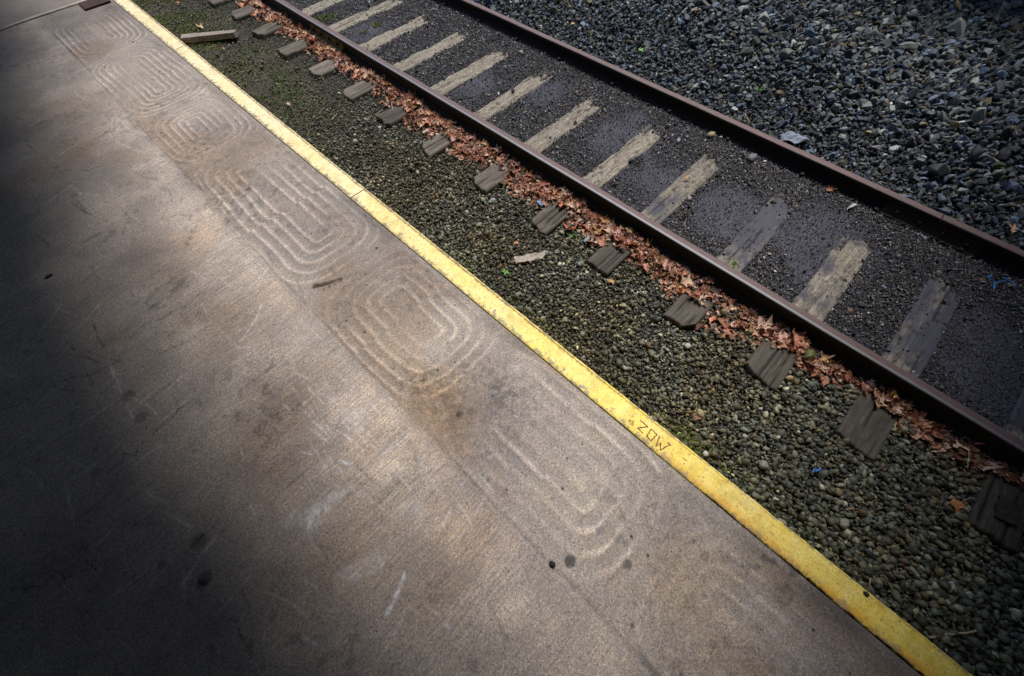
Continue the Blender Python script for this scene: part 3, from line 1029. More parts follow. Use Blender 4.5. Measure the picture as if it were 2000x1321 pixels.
def groove(name, polylines, w, parent):
    bm = bmesh.new()
    z0, z1 = ZP - 0.004, ZP + 0.0010
    for pl in polylines:
        P0 = [Vector(p) for p in pl]
        P = [P0[0]]
        for p, q in zip(P0[:-1], P0[1:]):
            m = max(1, int((q - p).length / 0.008))
            for i in range(1, m + 1):
                P.append(p.lerp(q, i / m) + Vector((random.gauss(0, 0.0006), random.gauss(0, 0.0006))))
        for p, q in zip(P[:-1], P[1:]):
            d = (q - p).normalized()
            s = Vector((-d.y, d.x)) * w / 2 * random.uniform(0.75, 1.35)
            e = d * w * 0.35
            c = [p - e + s, q + e + s, q + e - s, p - e - s]
            lo = [bm.verts.new((v.x, v.y, z0)) for v in c]
            hi = [bm.verts.new((v.x, v.y, z1 + random.uniform(-0.0002, 0.0002))) for v in c]
            bm.faces.new(hi)
            bm.faces.new(lo[::-1])
            for i in range(4):
                bm.faces.new((lo[i], lo[(i + 1) % 4], hi[(i + 1) % 4], hi[i]))
    return link(name, bm_mesh(name, bm), MAT['carve'], parent)


def C2(pts):
    return [tuple(px_to_plane(1180 + a / 10.0, 780 + b / 10.0, ZP)[:2]) for a, b in pts]


def circ(cx, cy, rx, ry, n=10):
    return [(cx + rx * math.cos(2 * math.pi * i / n), cy + ry * math.sin(2 * math.pi * i / n)) for i in range(n + 1)]


groove('scratched_letter', [C2([(705, 415), (780, 470), (850, 535)]), C2([(850, 540), (650, 560)]), C2([(650, 560), (700, 610), (755, 665)])], 0.0050, E_near)
groove('scratched_letter', [C2([(920, 580), (830, 720), (870, 770), (905, 815), (970, 755), (1030, 690), (975, 635), (925, 590)])], 0.0050, E_near)
groove('scratched_letter', [C2([(1070, 712), (1095, 755)]), C2([(1080, 735), (1008, 915)]), C2([(1005, 918), (1100, 860)]), C2([(1103, 855), (1097, 995)]), C2([(1095, 998), (1280, 885)]), C2([(1245, 850), (1298, 902)])], 0.0050, E_near)
groove('scratched_number', [C2(circ(500, 418, 22, 20)), C2([(518, 430), (497, 490)]), C2(circ(568, 437, 22, 20)), C2(circ(552, 488, 20, 20))], 0.0032, E_near)
groove('paint_scratch', [C2([(1535, 1146), (1630, 1208)])], 0.0024, E_near)


# ------------------------------------------------------------------ sleepers
def sleeper_mesh(i, L, Wd):
    nx, ny = 300, 26
    xs = np.linspace(0, L, nx)
    ys = np.linspace(-Wd / 2, Wd / 2, ny)
    X, Y = np.meshgrid(xs, ys, indexing='ij')
    s = 200 + i * 13
    rg = np.random.default_rng(s)
    edge = np.minimum(Y + Wd / 2, Wd / 2 - Y)
    er = 0.006 + 0.028 * sstep(0.45, 0.75, fbm(X * 4, Y * 3 + np.sign(Y) * 5, s, 3)) * sstep(0.5, 0.7, X)
    Z = 0.003 * (fbm(X * 5, Y * 70, s + 1, 3) - 0.5) + 0.006 * (fbm(X * 3, Y * 10, s + 2, 3) - 0.5)
    Z -= 0.020 * np.clip(1 - edge / er, 0, 1) ** 2
    Z -= 0.006 * np.clip(1 - X / 0.008, 0, 1) ** 2
    crack = np.zeros_like(X)
    for c in range(rg.integers(5, 9)):
        yc = rg.uniform(-Wd * 0.35, Wd * 0.35)
        big = c == 0 and i in (8, 13)
        xa = rg.uniform(-0.1, 0.25) if rg.uniform() < 0.6 else rg.uniform(0.5, 1.8)
        xb = xa + rg.uniform(0.15, 0.6)
        if big:
            yc, xa, xb = 0.01, -0.2, 0.7
        cl = yc + 0.012 * (fbm(X * 5, X * 0 + c, s + 5 + c, 2) - 0.5)
        k = np.exp(-((Y - cl) / (0.008 if big else rg.uniform(0.003, 0.007))) ** 2) * sstep(xa - 0.02, xa + 0.05, X) * sstep(xb + 0.05, xb - 0.05, X)
        crack = np.maximum(crack, k)
    Z -= 0.012 * crack
    # broken flakes lifted off the surface
    fl = sstep(0.58, 0.66, fbm(X * 5 + 3, Y * 22, s + 12, 3))
    Z -= 0.007 * fl
    # pocks
    for c in range(28):
        cx, cy, r = rg.uniform(0.6, 1.95), rg.uniform(-Wd / 2, Wd / 2), rg.uniform(0.006, 0.014)
        k = np.exp(-(((X - cx) / (r * 1.6)) ** 2 + ((Y - cy) / r) ** 2))
        Z -= 0.006 * k
        crack = np.maximum(crack, 0.75 * k)
    # plan outline wobble
    Yo = Y + np.sign(Y) * (np.abs(Y) / (Wd / 2)) ** 6 * 0.014 * (fbm(X * 3.5, np.sign(Y) * 4, s + 9, 3) - 0.55) * sstep(0.5, 0.7, X)
    side = rg.choice([-1, 1])
    cut = (0.075 if i == 12 else rg.choice([0.0, 0.02, 0.035, 0.05])) * np.clip((side * Y / (Wd / 2) - rg.uniform(0.3, 0.7)) / 0.5, 0, 1) + rg.normal(0, 0.012) * Y / (Wd / 2)
    Xo = X + (1 - X / L) ** 30 * (0.030 * (fbm(X * 0, Y * 22, s + 10, 3) - 0.5) + cut)
    T = np.stack([Xo, Yo, Z], -1).reshape(-1, 3)
    B = T.copy()
    B[:, 2] = -0.17
    idx = np.arange(nx * ny).reshape(nx, ny)
    f = [np.stack([idx[:-1, :-1], idx[1:, :-1], idx[1:, 1:], idx[:-1, 1:]], -1).reshape(-1, 4)]
    o = nx * ny
    for a, rev in ((idx[:, 0], False), (idx[:, -1], True), (idx[0, :], True), (idx[-1, :], False)):
        q = np.stack([a[:-1], a[:-1] + o, a[1:] + o, a[1:]], -1)
        f.append(q[:, ::-1] if rev else q)
    f = np.concatenate(f)
    inner = sstep(0.52, 0.60, X + 0.05 * (fbm(X * 6, Y * 25, s + 11, 2) - 0.5)).ravel() * rg.uniform(0.65, 1.0)
    pv = -2.0 if i < 10 else [-0.5, 0.35, 0.85, 0.2, 1.1, 0.9, 0.6][i - 10]
    ends = np.maximum(sstep(0.80, 0.62, X), sstep(1.50, 1.68, X))
    patchy = (pv - 1.0 * ends - 2.0 * (X < 0.58)).ravel()
    cr = crack.ravel()
    z0 = np.zeros(o)
    tone = np.tile(np.array([1.0, 0.98, 0.95]) * [1.6, 1.5, 1.6, 1.5, 1.7, 2.5, 1.9, 1.0, 1.9, 1.7, 1.35, 1.0, 1.1, 1.2, 1.15, 0.9, 1.0][i], (2 * o, 1))
    return np_mesh('sleeper', np.concatenate([T, B]), f, {'inner': np.concatenate([inner, z0]), 'patchy': np.concatenate([patchy, z0 - 2]), 'crack': np.concatenate([cr, z0]), 'tone': tone})


def plate_mesh():
    bm = bmesh.new()
    box(bm, -0.125, 0.125, -0.085, 0.085, 0.0, 0.011, 0.003)
    return bm_mesh('tie_plate', bm)


def spike_mesh():
    bm = bmesh.new()
    box(bm, -0.007, 0.007, -0.007, 0.007, -0.02, 0.022)
    box(bm, -0.022, 0.012, -0.014, 0.014, 0.022, 0.034, 0.004)
    return bm_mesh('spike', bm)


PLATE, SPIKE = plate_mesh(), spike_mesh()
XE = [-0.50, -0.52, -0.50, -0.53, -0.545, -0.53, -0.53, -0.535, -0.54, -0.53, -0.535, -0.53, -0.54, -0.53, -0.545, -0.53, -0.53]
SL_LABEL = [None, 'sleeper whose grey end just enters the photo at the top edge',
            'small grey sleeper end past the loose plank, second from the top edge',
            'grey sleeper end straight across from the tip of the loose plank',
            'smooth grey sleeper beside the upper end of the lichen covered joint bar',
            'pale splintered sleeper end at the lower end of the lichen covered joint bar',
            'light grey sleeper with worn flaked end, next nearer than the pale splintered one',
            'dark smooth sleeper end with a single straw lying across it',
            'sleeper whose outer end is split by one crack into two boards',
            'grooved grey brown sleeper end with a tie plate showing at the rail foot',
            'sleeper end by the blue wrapper and hollow in the leaf drift',
            'dark sleeper end below the green seedling, a blue grey pebble at its corner',
            'sleeper with clipped smooth end by the round tan cobble and blue grey middle',
            'deeply cracked sleeper end next to the mossy olive stone',
            'broad plain brown sleeper end, second from the lower right, above the blue twine knot',
            'nearest sleeper, dark end with a loose slate on it at the right edge', None]
for i, (y, xe, lab) in enumerate(zip(SLEEPERS, XE, SL_LABEL)):
    if lab is None:
        continue
    t = tag(empty('sleeper', (xe, y, ZT)), lab, 'sleeper', 'timber sleepers under the rails')
    t.rotation_euler.z = random.gauss(0, 0.006)
    w = 0.205 + random.uniform(-0.012, 0.012) + (0.02 if i >= 12 else 0)
    link('timber', sleeper_mesh(i, 2.59 + random.uniform(-0.02, 0.02), w), MAT['tie'], t, True)
    for cx in (-0.035, 1.47):
        p = link('tie_plate', PLATE, MAT['rust'], t)
        p.location = (cx - xe, 0, 0.0005)
        for sx, sy in ((-1, 0.045), (1, -0.045)):
            s = link('spike', SPIKE, MAT['darksteel'], p)
            s.location = (sx * 0.078, sy, 0.006)
            s.rotation_euler.z = math.pi if sx < 0 else 0


# ------------------------------------------------------------------ rails
def rail_mesh(ya, yb, side):
    """side -1: gauge face towards +x (near rail); +1: gauge face towards -x (far rail). x = 0 on the head centre"""
    hw, fw, ww = 0.035, 0.066, 0.008
    half = [(hw - 0.011, 0.0), (hw - 0.004, -0.003), (hw, -0.010), (hw + 0.0005, -0.030), (hw - 0.003, -0.036), (ww + 0.006, -0.045), (ww, -0.055), (ww, -0.090), (ww + 0.006, -0.104),
            (fw - 0.012, -0.117), (fw, -0.121), (fw, -0.1285)]
    prof = [(-x, z) for x, z in half[::-1]] + [(-0.012, 0.001), (0.012, 0.001)] + half
    ys = np.arange(ya, yb, 0.03)
    ys = np.append(ys[ys < yb - 0.005], yb)
    V, RUN, POL = [], [], []
    kz = len(prof)
    for y in ys:
        dx = 0.0022 * math.sin(y * 1.1 + side) + 0.0008 * math.sin(y * 5)
        for k, (x, z) in enumerate(prof):
            lip = 0.0
            if z > -0.012 and abs(x) > 0.02:
                lip = 0.0014 * (float(vnoise(y * 7, k, 300 + side)) - 0.5)
            V.append((x + dx + lip, y, z + lip * 0.5))
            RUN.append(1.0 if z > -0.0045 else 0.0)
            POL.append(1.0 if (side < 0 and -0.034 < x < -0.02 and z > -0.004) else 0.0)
    n = len(ys)
    i = np.arange(n - 1)[:, None] * kz + np.arange(kz)[None, :]
    j = np.arange(n - 1)[:, None] * kz + (np.arange(kz)[None, :] + 1) % kz
    f = np.stack([i, i + kz, j + kz, j], -1).reshape(-1, 4)
    me = np_mesh('rail', np.array(V), f, {'run': np.array(RUN), 'polish': np.array(POL)})
    bm = bmesh.new()
    bm.from_mesh(me)
    bm.verts.ensure_lookup_table()
    bm.faces.new([bm.verts[a] for a in range(kz)])
    bm.faces.new([bm.verts[(n - 1) * kz + a] for a in range(kz)][::-1])
    bmesh.ops.recalc_face_normals(bm, faces=bm.faces)
    bm.to_mesh(me)
    bm.free()
    return me


def joint_bar_mesh(L, sx):
    prof = [(0.010, -0.098), (0.016, -0.050), (0.030, -0.044), (0.034, -0.050), (0.028, -0.062), (0.026, -0.092), (0.046, -0.108), (0.082, -0.1165), (0.083, -0.1225), (0.0690, -0.1225), (0.0680, -0.1155), (0.05, -0.1125)]
    bm = bmesh.new()
    ends = []
    for y in (-L / 2, L / 2):
        ends.append([bm.verts.new((sx * x, y, z)) for x, z in prof])
    n = len(prof)
    for a in range(n):
        bm.faces.new((ends[0][a], ends[0][(a + 1) % n], ends[1][(a + 1) % n], ends[1][a]))
    bm.faces.new(ends[0])
    bm.faces.new(ends[1][::-1])
    return bm_mesh('joint_bar', bm)


def bolt_mesh(sx):
    bm = bmesh.new()
    bmesh.ops.create_cone(bm, cap_ends=True, segments=6, radius1=0.017, radius2=0.017, depth=0.016, matrix=Matrix.Translation((sx * 0.040, 0, -0.076)) @ Matrix.Rotation(math.pi / 2, 4, 'Y'))
    bmesh.ops.create_cone(bm, cap_ends=True, segments=10, radius1=0.009, radius2=0.009, depth=0.03, matrix=Matrix.Translation((sx * 0.050, 0, -0.076)) @ Matrix.Rotation(math.pi / 2, 4, 'Y'))
    return bm_mesh('bolt', bm)


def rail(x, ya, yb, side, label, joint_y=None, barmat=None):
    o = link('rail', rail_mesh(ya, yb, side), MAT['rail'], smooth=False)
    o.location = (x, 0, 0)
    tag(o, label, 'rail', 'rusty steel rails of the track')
    if joint_y is not None:
        for sx in (-1, 1):
            jb = link('joint_bar', joint_bar_mesh(0.66, sx), barmat or MAT['rust'], o)
            jb.location = (0, joint_y, 0)
            for dy in (-0.24, -0.08, 0.08, 0.24):
                b = link('bolt', bolt_mesh(sx), MAT['rust'], jb)
                b.location = (0, dy, 0)
    return o


rail(-0.035, -6.0, 5.397, -1, 'long rusty rail nearest the platform with leaves heaped along its side')
rail(-0.035, 5.403, 14.0, -1, 'farther length of the rail nearest the platform, joined by lichen covered bars at the top', 5.40, MAT['lichen'])
rail(1.470, -0.464, 14.0, 1, 'long rusty rail beside the coarse blue grey ballast')
rail(1.470, -6.0, -0.472, 1, 'short visible length of the ballast side rail at the right edge, past the rail joint', -0.468, MAT['rust'])


# ------------------------------------------------------------------ leaves
def leaf_templates(n):
    out = []
    for i in range(n):
        r = np.random.default_rng(400 + i)
        L = 13
        lobes = r.integers(2, 6)
        ragged = r.uniform(0.02, 0.09)
        t = np.linspace(0, 1, L)
        wv = (0.10 + 0.30 * np.sin(np.pi * t) ** 0.8) * (0.62 + 0.42 * np.sin(np.pi * t * lobes * 1.7 + r.uniform(0, 3)))
        wv[0] = 0.012
        wv[1] = 0.02
        wv[-1] = 0.02
        cl = r.uniform(0.5, 2.4) * r.choice([-1, 1])
        cup = r.uniform(0.3, 1.5)
        V = []
        for a in range(L):
            th = cl * (t[a] - 0.5)
            cx = math.sin(th) / cl
            cz = (1 - math.cos(th)) / cl
            for b in (-1, -0.5, 0, 0.5, 1):
                w = b * wv[a] * (1 + ragged * r.normal()) * (0.75 if i % 3 == 0 and b < 0 else 1.0)
                up = cup * w * w * 1.6 + 0.05 * r.normal() * abs(b)
                V.append((cx - math.sin(th) * up, w * math.cos(min(1.2, abs(w) * cup)), cz + math.cos(th) * up))
        V = np.array(V)
        V[:, 2] -= V[:, 2].mean()
        i_ = np.arange(L - 1)[:, None] * 5 + np.arange(4)[None, :]
        Q = np.stack([i_, i_ + 5, i_ + 6, i_ + 1], -1).reshape(-1, 4)
        F = np.concatenate([Q[:, [0, 1, 2]], Q[:, [0, 2, 3]]])
        out.append((V, F))
    return out


LT = leaf_templates(20)
LEAF_PAL = [(0.42, 0.18, 0.105), (0.53, 0.28, 0.18), (0.30, 0.11, 0.065), (0.62, 0.39, 0.29), (0.15, 0.058, 0.036), (0.58, 0.34, 0.30), (0.42, 0.22, 0.08), (0.68, 0.52, 0.46)]


def leaf_width(y):
    """how far the drift reaches from the rail, by distance along it"""
    w = 0.13 + 0.17 * sstep(-1.7, 0.4, y) - 0.05 * sstep(3.4, 4.4, y)
    return w * (0.72 + 0.55 * fbm(np.asarray(y) * 2.4, np.asarray(y) * 0 + 1, 410, 3))


def build_leaf_drift():
    r = np.random.default_rng(21)
    N = 11500
    y = r.uniform(-2.2, 8.4, N)
    # density thins out near the lower right
    W = leaf_width(y)
    u = r.beta(1.1, 1.7, N)
    u = u * (0.75 + 0.5 * fbm(y * 9, u * 4, 415, 3))
    x = -0.098 - u * W * 0.92
    dt = near_tie(y)
    onT = dt < 0.105
    keep = in_view(x, y, np.full(N, -0.15)) & (~onT | (u < 0.42 + 0.25 * r.uniform(0, 1, N))) & (r.uniform(0, 1, N) < 0.35 + 0.65 * sstep(-1.9, -0.6, y)) & (r.uniform(0, 1, N) < 1.0 - 0.45 * sstep(4.6, 6.5, y))
    x, y, u, onT = x[keep], y[keep], u[keep], onT[keep]
    n = len(x)
    patch = sstep(0.30, 0.52, fbm(y * 3.2, x * 4, 417, 3))
    kk = r.uniform(0, 1, n) < np.maximum(0.28, patch)
    x, y, u, onT = x[kk], y[kk], u[kk], onT[kk]
    n = len(x)
    hump = 0.022 * np.clip(1 - u, 0, 1) ** 0.7 * (0.4 + 0.9 * fbm(x * 5, y * 3, 411, 3))
    base = np.where(onT, ZT + 0.004, ground_z(x, y) + 0.012)
    z = base + r.uniform(0.1, 1.0, n) ** 0.6 * hump + 0.004
    s = np.where(r.uniform(0, 1, n) < 0.10, 0.072, 0.036) * np.exp(r.normal(0, 0.36, n))
    big = s > 0.07
    z = z + np.where(big, 0.010, 0.0)
    clump = fbm(x * 9, y * 9, 416, 3)[:, None]
    c = pick(r, n, LEAF_PAL, (5, 4, 5, 2.2, 5, 2.2, 1.5, 0.7)) * (0.45 + 0.95 * clump) * np.where(big, 1.1, 1.0)[:, None]
    c = np.minimum(c, np.array([0.52, 0.36, 0.28]))
    V, F, T = scatter(LT, np.stack([x, y, z], 1), s, 0.26, c, 22)
    o = link('leaf_litter', np_mesh('leaf_litter', V, F, {'tint': T}), MAT['leaf'], smooth=True)
    tag(o, 'drift of rust brown dry oak leaves heaped along the near rail', 'leaves', kind='stuff')
    # thin line inside the gauge
    N = 900
    y = np.concatenate([r.uniform(0.1, 2.3, 620), r.uniform(2.3, 7.8, 200), r.uniform(-1.2, 0.1, 40)])
    n = len(y)
    x = 0.012 + 0.085 * r.beta(1.0, 2.2, n) * (0.5 + fbm(y * 3, y * 0, 412, 2))
    z = ground_z(x, y) + 0.008 + r.uniform(0, 0.02, n)
    s = 0.040 * np.exp(r.normal(0, 0.3, n))
    c = np.minimum(pick(r, n, LEAF_PAL, (4, 5, 3, 4, 2, 3, 1, 2)), np.array([0.55, 0.40, 0.33]))
    V, F, T = scatter(LT, np.stack([x, y, z], 1), s, 0.45, c, 23)
    o = link('leaf_scatter', np_mesh('leaf_scatter', V, F, {'tint': T}), MAT['leaf'], smooth=True)
    tag(o, 'thin line of broken leaves caught against the inside of the near rail', 'leaves', kind='stuff')


build_leaf_drift()


def to_stones(z):
    return z + 0.026 if -0.22 < z < -0.165 else z


def single_leaf(px, py, zlev, size, col, label, lift=0.008):
    zlev = to_stones(zlev)
    p = px_to_plane(px, py, zlev)
    t = LT[int(abs(px * 7 + py)) % len(LT)]
    V = t[0] * size
    a = (px * 0.37) % 6.28
    V = np.stack([V[:, 0] * math.cos(a) - V[:, 1] * math.sin(a), V[:, 0] * math.sin(a) + V[:, 1] * math.cos(a), V[:, 2]], 1)
    V[:, 2] -= V[:, 2].min() - lift
    o = link('dry_leaf', np_mesh('dry_leaf', V, t[1], {'tint': np.tile(np.array(col), (len(V), 1))}), MAT['leaf'], smooth=True)
    o.location = p
    tag(o, label, 'leaf', 'single fallen leaves')
    return o


single_leaf(395, 57, -0.19, 0.11, (0.62, 0.47, 0.30), 'large pale tan leaf lying on mossy ground past the loose plank')
single_leaf(438, 98, -0.19, 0.05, (0.48, 0.22, 0.06), 'small orange leaf curled just in front of the loose plank')
single_leaf(350, 7, -0.19, 0.06, (0.55, 0.22, 0.10), 'bright orange leaf on mossy ground at the top edge beside the platform')
single_leaf(565, 208, -0.205, 0.08, (0.55, 0.38, 0.28), 'pinkish leaf lying on dark gravel near the faded yellow edge')
single_leaf(1008, 478, -0.205, 0.05, (0.62, 0.30, 0.20), 'salmon leaf scrap on pebbles just above the pale wood splinter')
single_leaf(1193, 553, -0.205, 0.06, (0.60, 0.34, 0.12), 'orange yellow leaf lying on pebbles below the leaf drift')
single_leaf(1358, 815, -0.205, 0.09, (0.30, 0.15, 0.10), 'dull brown crumpled leaf on pebbles next to the ZDW lettering')
single_leaf(1860, 987, -0.195, 0.09, (0.46, 0.20, 0.07), 'rust leaf folded over an oval stone near the lower right sleeper')
single_leaf(1620, 372, -0.125, 0.12, (0.22, 0.10, 0.05), 'dark curled leaf against the far rail between two sleepers')
single_leaf(1970, 450, -0.09, 0.10, (0.50, 0.33, 0.20), 'tan leaf on ballast past the far rail at the right edge')
single_leaf(1340, 350, -0.13, 0.05, (0.52, 0.28, 0.12), 'small orange leaf on grit in the middle of the track')


# ------------------------------------------------------------------ small separate things
def cobble(px, py, zlev, size, col, label, flat=0.6, mat='pebble', name='cobble', ang=0.0, seed=0):
    zlev = to_stones(zlev)
    p = px_to_plane(px, py, zlev)
    bm = bmesh.new()
    bmesh.ops.create_icosphere(bm, subdivisions=4, radius=0.5)
    q = random.Random(seed + int(px))
    ph = [q.uniform(0, 6.28) for _ in range(6)]
    for v in bm.verts:
        d = v.co.normalized()
        k = 1 + 0.10 * math.sin(2.3 * d.x + ph[0]) + 0.09 * math.sin(2.9 * d.y + ph[1]) + 0.05 * math.sin(6 * d.x + 4 * d.y + ph[2]) + 0.03 * math.sin(11 * d.y + 9 * d.z + ph[3])
        v.co = d * 0.5 * k
        v.co.x *= size[0] * 0.8
        v.co.y *= size[1] * 0.8
        v.co.z *= size[0] * flat * 0.8
    me = bm_mesh(name, bm)
    a = me.attributes.new('tint', 'FLOAT_COLOR', 'POINT')
    a.data.foreach_set('color', np.tile(np.array([*col, 1.0], np.float32), len(me.vertices)))
    o = link(name, me, MAT[mat], smooth=True)
    o.location = (p[0], p[1], zlev + size[0] * flat * 0.28)
    o.rotation_euler.z = ang
    tag(o, label, 'stone', 'larger single stones lying on the track bed')
    return o


cobble(1467, 311, -0.13, (0.12, 0.10), (0.105, 0.098, 0.105), 'round grey cobble between the rails close to the far rail', 0.5)
cobble(1387, 267, -0.13, (0.105, 0.08), (0.19, 0.15, 0.075), 'yellow brown cobble tucked against the far rail beside a sleeper', 0.6)
cobble(1413, 612, -0.185, (0.062, 0.060), (0.16, 0.125, 0.075), 'round tan cobble standing in the leaf drift beside the clipped sleeper end', 0.9)
cobble(1575, 699, -0.175, (0.105, 0.085), (0.085, 0.085, 0.028), 'mossy olive stone in the leaves beside the split sleeper end', 0.8)
cobble(1871, 1008, -0.19, (0.056, 0.042), (0.14, 0.115, 0.10), 'oval brown stone with a rust leaf over one end, by the lower right sleeper', 0.6, ang=-0.9)
cobble(1377, 888, -0.19, (0.042, 0.036), (0.45, 0.44, 0.41), 'small white stone against the yellow edge below the ZDW lettering', 0.8)
cobble(1490, 909, -0.19, (0.066, 0.060), (0.20, 0.19, 0.17), 'round grey stone among pebbles below the large brown sleeper end', 0.8)
cobble(1645, 1022, -0.19, (0.070, 0.055), (0.20, 0.19, 0.165), 'oval pale stone among pebbles near the lower yellow edge', 0.7)
cobble(695, 279, -0.19, (0.060, 0.050), (0.26, 0.27, 0.22), 'pale oval stone on the gravel beside the faded yellow edge', 0.8)
cobble(1131, 518, -0.19, (0.052, 0.036), (0.15, 0.18, 0.22), 'smooth blue grey pebble at the corner of a grained sleeper end', 0.7, ang=1.0)
cobble(1342, 678, -0.19, (0.050, 0.045), (0.34, 0.34, 0.32), 'whitish stone alone in darker pebbles under the clipped sleeper end', 0.8)
cobble(1145, 470, -0.19, (0.075, 0.040), (0.19, 0.23, 0.25), 'flat blue grey slate chip at the edge of the leaves by the green seedling', 0.35)
cobble(1018, 105, -0.13, (0.075, 0.055), (0.21, 0.20, 0.14), 'pale olive stone on dark grit beside a buried sleeper', 0.6)
k = cobble(1078, 1102, 0.200, (0.030, 0.036), (0.010, 0.010, 0.012), 'tiny black stone on the concrete at the edge of the trowelled band', 0.6, 'grit', 'black_stone')
k = cobble(95, 540, 0.200, (0.055, 0.045), (0.012, 0.012, 0.014), 'flat black lump of tar stuck on the dark left floor', 0.08, 'grit', 'tar_lump')
k['group'] = ''
del k['group']
k['category'] = 'tar lump'
k = cobble(1690, 1160, 0.200, (0.022, 0.026), (0.030, 0.022, 0.018), 'small dark bud with a bent stalk on the yellow edge', 0.8, 'grit', 'fallen_bud')
del k['group']
k['category'] = 'bud'


def tube(pts, r, name, mat, parent=None, seg=6, taper=1.0):
    bm = bmesh.new()
    rings = []
    P = [Vector(p) for p in pts]
    for i, p in enumerate(P):
        d = (P[min(i + 1, len(P) - 1)] - P[max(i - 1, 0)]).normalized()
        s = d.cross(Vector((0, 0, 1)))
        s = s.normalized() if s.length > 1e-4 else Vector((1, 0, 0))
        u = s.cross(d)
        rr = r * (1 + (taper - 1) * i / (len(P) - 1))
        rings.append([bm.verts.new(p + (s * math.cos(2 * math.pi * a / seg) + u * math.sin(2 * math.pi * a / seg)) * rr) for a in range(seg)])
    for a, b in zip(rings[:-1], rings[1:]):
        for c in range(seg):
            bm.faces.new((a[c], a[(c + 1) % seg], b[(c + 1) % seg], b[c]))
    bm.faces.new(rings[0][::-1])
    bm.faces.new(rings[-1])
    return link(name, bm_mesh(name, bm), mat, parent, True)


b0 = Vector(px_to_plane(1690, 1158, 0.206))
tube([b0, b0 + Vector((0.012, 0.004, 0.020)), b0 + Vector((0.028, 0.018, 0.034)), b0 + Vector((0.05, 0.026, 0.036))], 0.0016, 'stalk', MAT['twig'])
st = bpy.data.objects['stalk']
st.parent = k
st.matrix_parent_inverse = Matrix.Translation(k.location).inverted()
k.rotation_euler = (0, 0, 0)


def stick(p0, p1, z, r, label, name='twig', sag=0.0, cat='stick'):
    z = to_stones(z)
    a, b = Vector(px_to_plane(*p0, z)), Vector(px_to_plane(*p1, z))
    pts = []
    for i in range(9):
        t = i / 8
        q = a.lerp(b, t)
        q += Vector((random.gauss(0, r * 0.35), random.gauss(0, r * 0.35), sag * 4 * t * (1 - t)))
        pts.append(q)
    o = tube(pts, r, name, MAT['twig'], taper=0.75)
    tag(o, label, cat)
    return o


stick((1815, 1244), (1908, 1234), -0.183, 0.0058, 'straight pale stick lying across pebbles at the lower right corner')
stick((1872, 984), (1896, 972), -0.180, 0.0020, 'thin straw poking from the folded rust leaf near the lower right sleeper', 'straw')
stick((1455, 222), (1464, 240), -0.075, 0.0035, 'short white stick on ballast close above the far rail', 'twig')
stick((1890, 915), (1893, 872), -0.10, 0.0016, 'single yellow grass stem standing in shade below the near rail', 'grass_stem', 0, 'grass stem')
stick((764, 200), (767, 217), ZT + 0.006, 0.003, 'pale straw lying across the smooth dark sleeper end', 'straw')
stick((648, 234), (659, 222), -0.19, 0.0045, 'short pale wood sliver on gravel by the faded yellow edge', 'wood_sliver', 0, 'splinter')
stick((1237, 571), (1249, 590), -0.19, 0.0022, 'thin straight straw on pebbles beneath the leaf drift', 'straw')
stick((438, 73), (436, 58), -0.185, 0.0022, 'curved white stem on the mossy ground right behind the loose plank', 'stem', 0.0, 'stem')


# twig crumbs: nobody could count them
def build_crumbs():
    r = np.random.default_rng(31)
    V, F = [], []
    base = 0
    for i in range(420):
        if r.uniform() < 0.7:
            x, y = r.uniform(-1.33, -0.15), r.uniform(-1.7, 7)
            z = float(ground_z(np.array([x]), np.array([y]))[0]) + 0.020
        else:
            x, y = r.uniform(1.55, 4.5), r.uniform(-1.0, 5)
            z = float(ground_z(np.array([x]), np.array([y]))[0]) + 0.040
        L, w = r.uniform(0.02, 0.07), r.uniform(0.0012, 0.0024)
        a = r.uniform(0, 6.28)
        d = np.array([math.cos(a), math.sin(a), r.normal(0, 0.15)])
        s = np.array([-d[1], d[0], 0]) * w
        u = np.array([0, 0, w])
        p = np.array([x, y, z])
        q = p + d * L
        V += [p - s, p + s, p + u * 1.6, q - s * 0.5, q + s * 0.5, q + u]
        F += [[base, base + 1, base + 4, base + 3], [base + 1, base + 2, base + 5, base + 4], [base + 2, base, base + 3, base + 5]]
        base += 6
    o = link('straw_litter', np_mesh('straw_litter', np.array(V), np.array(F)), MAT['twig'])
    tag(o, 'crumbs of dry straw and stalk strewn over the gravel', 'straw litter', kind='stuff')


build_crumbs()


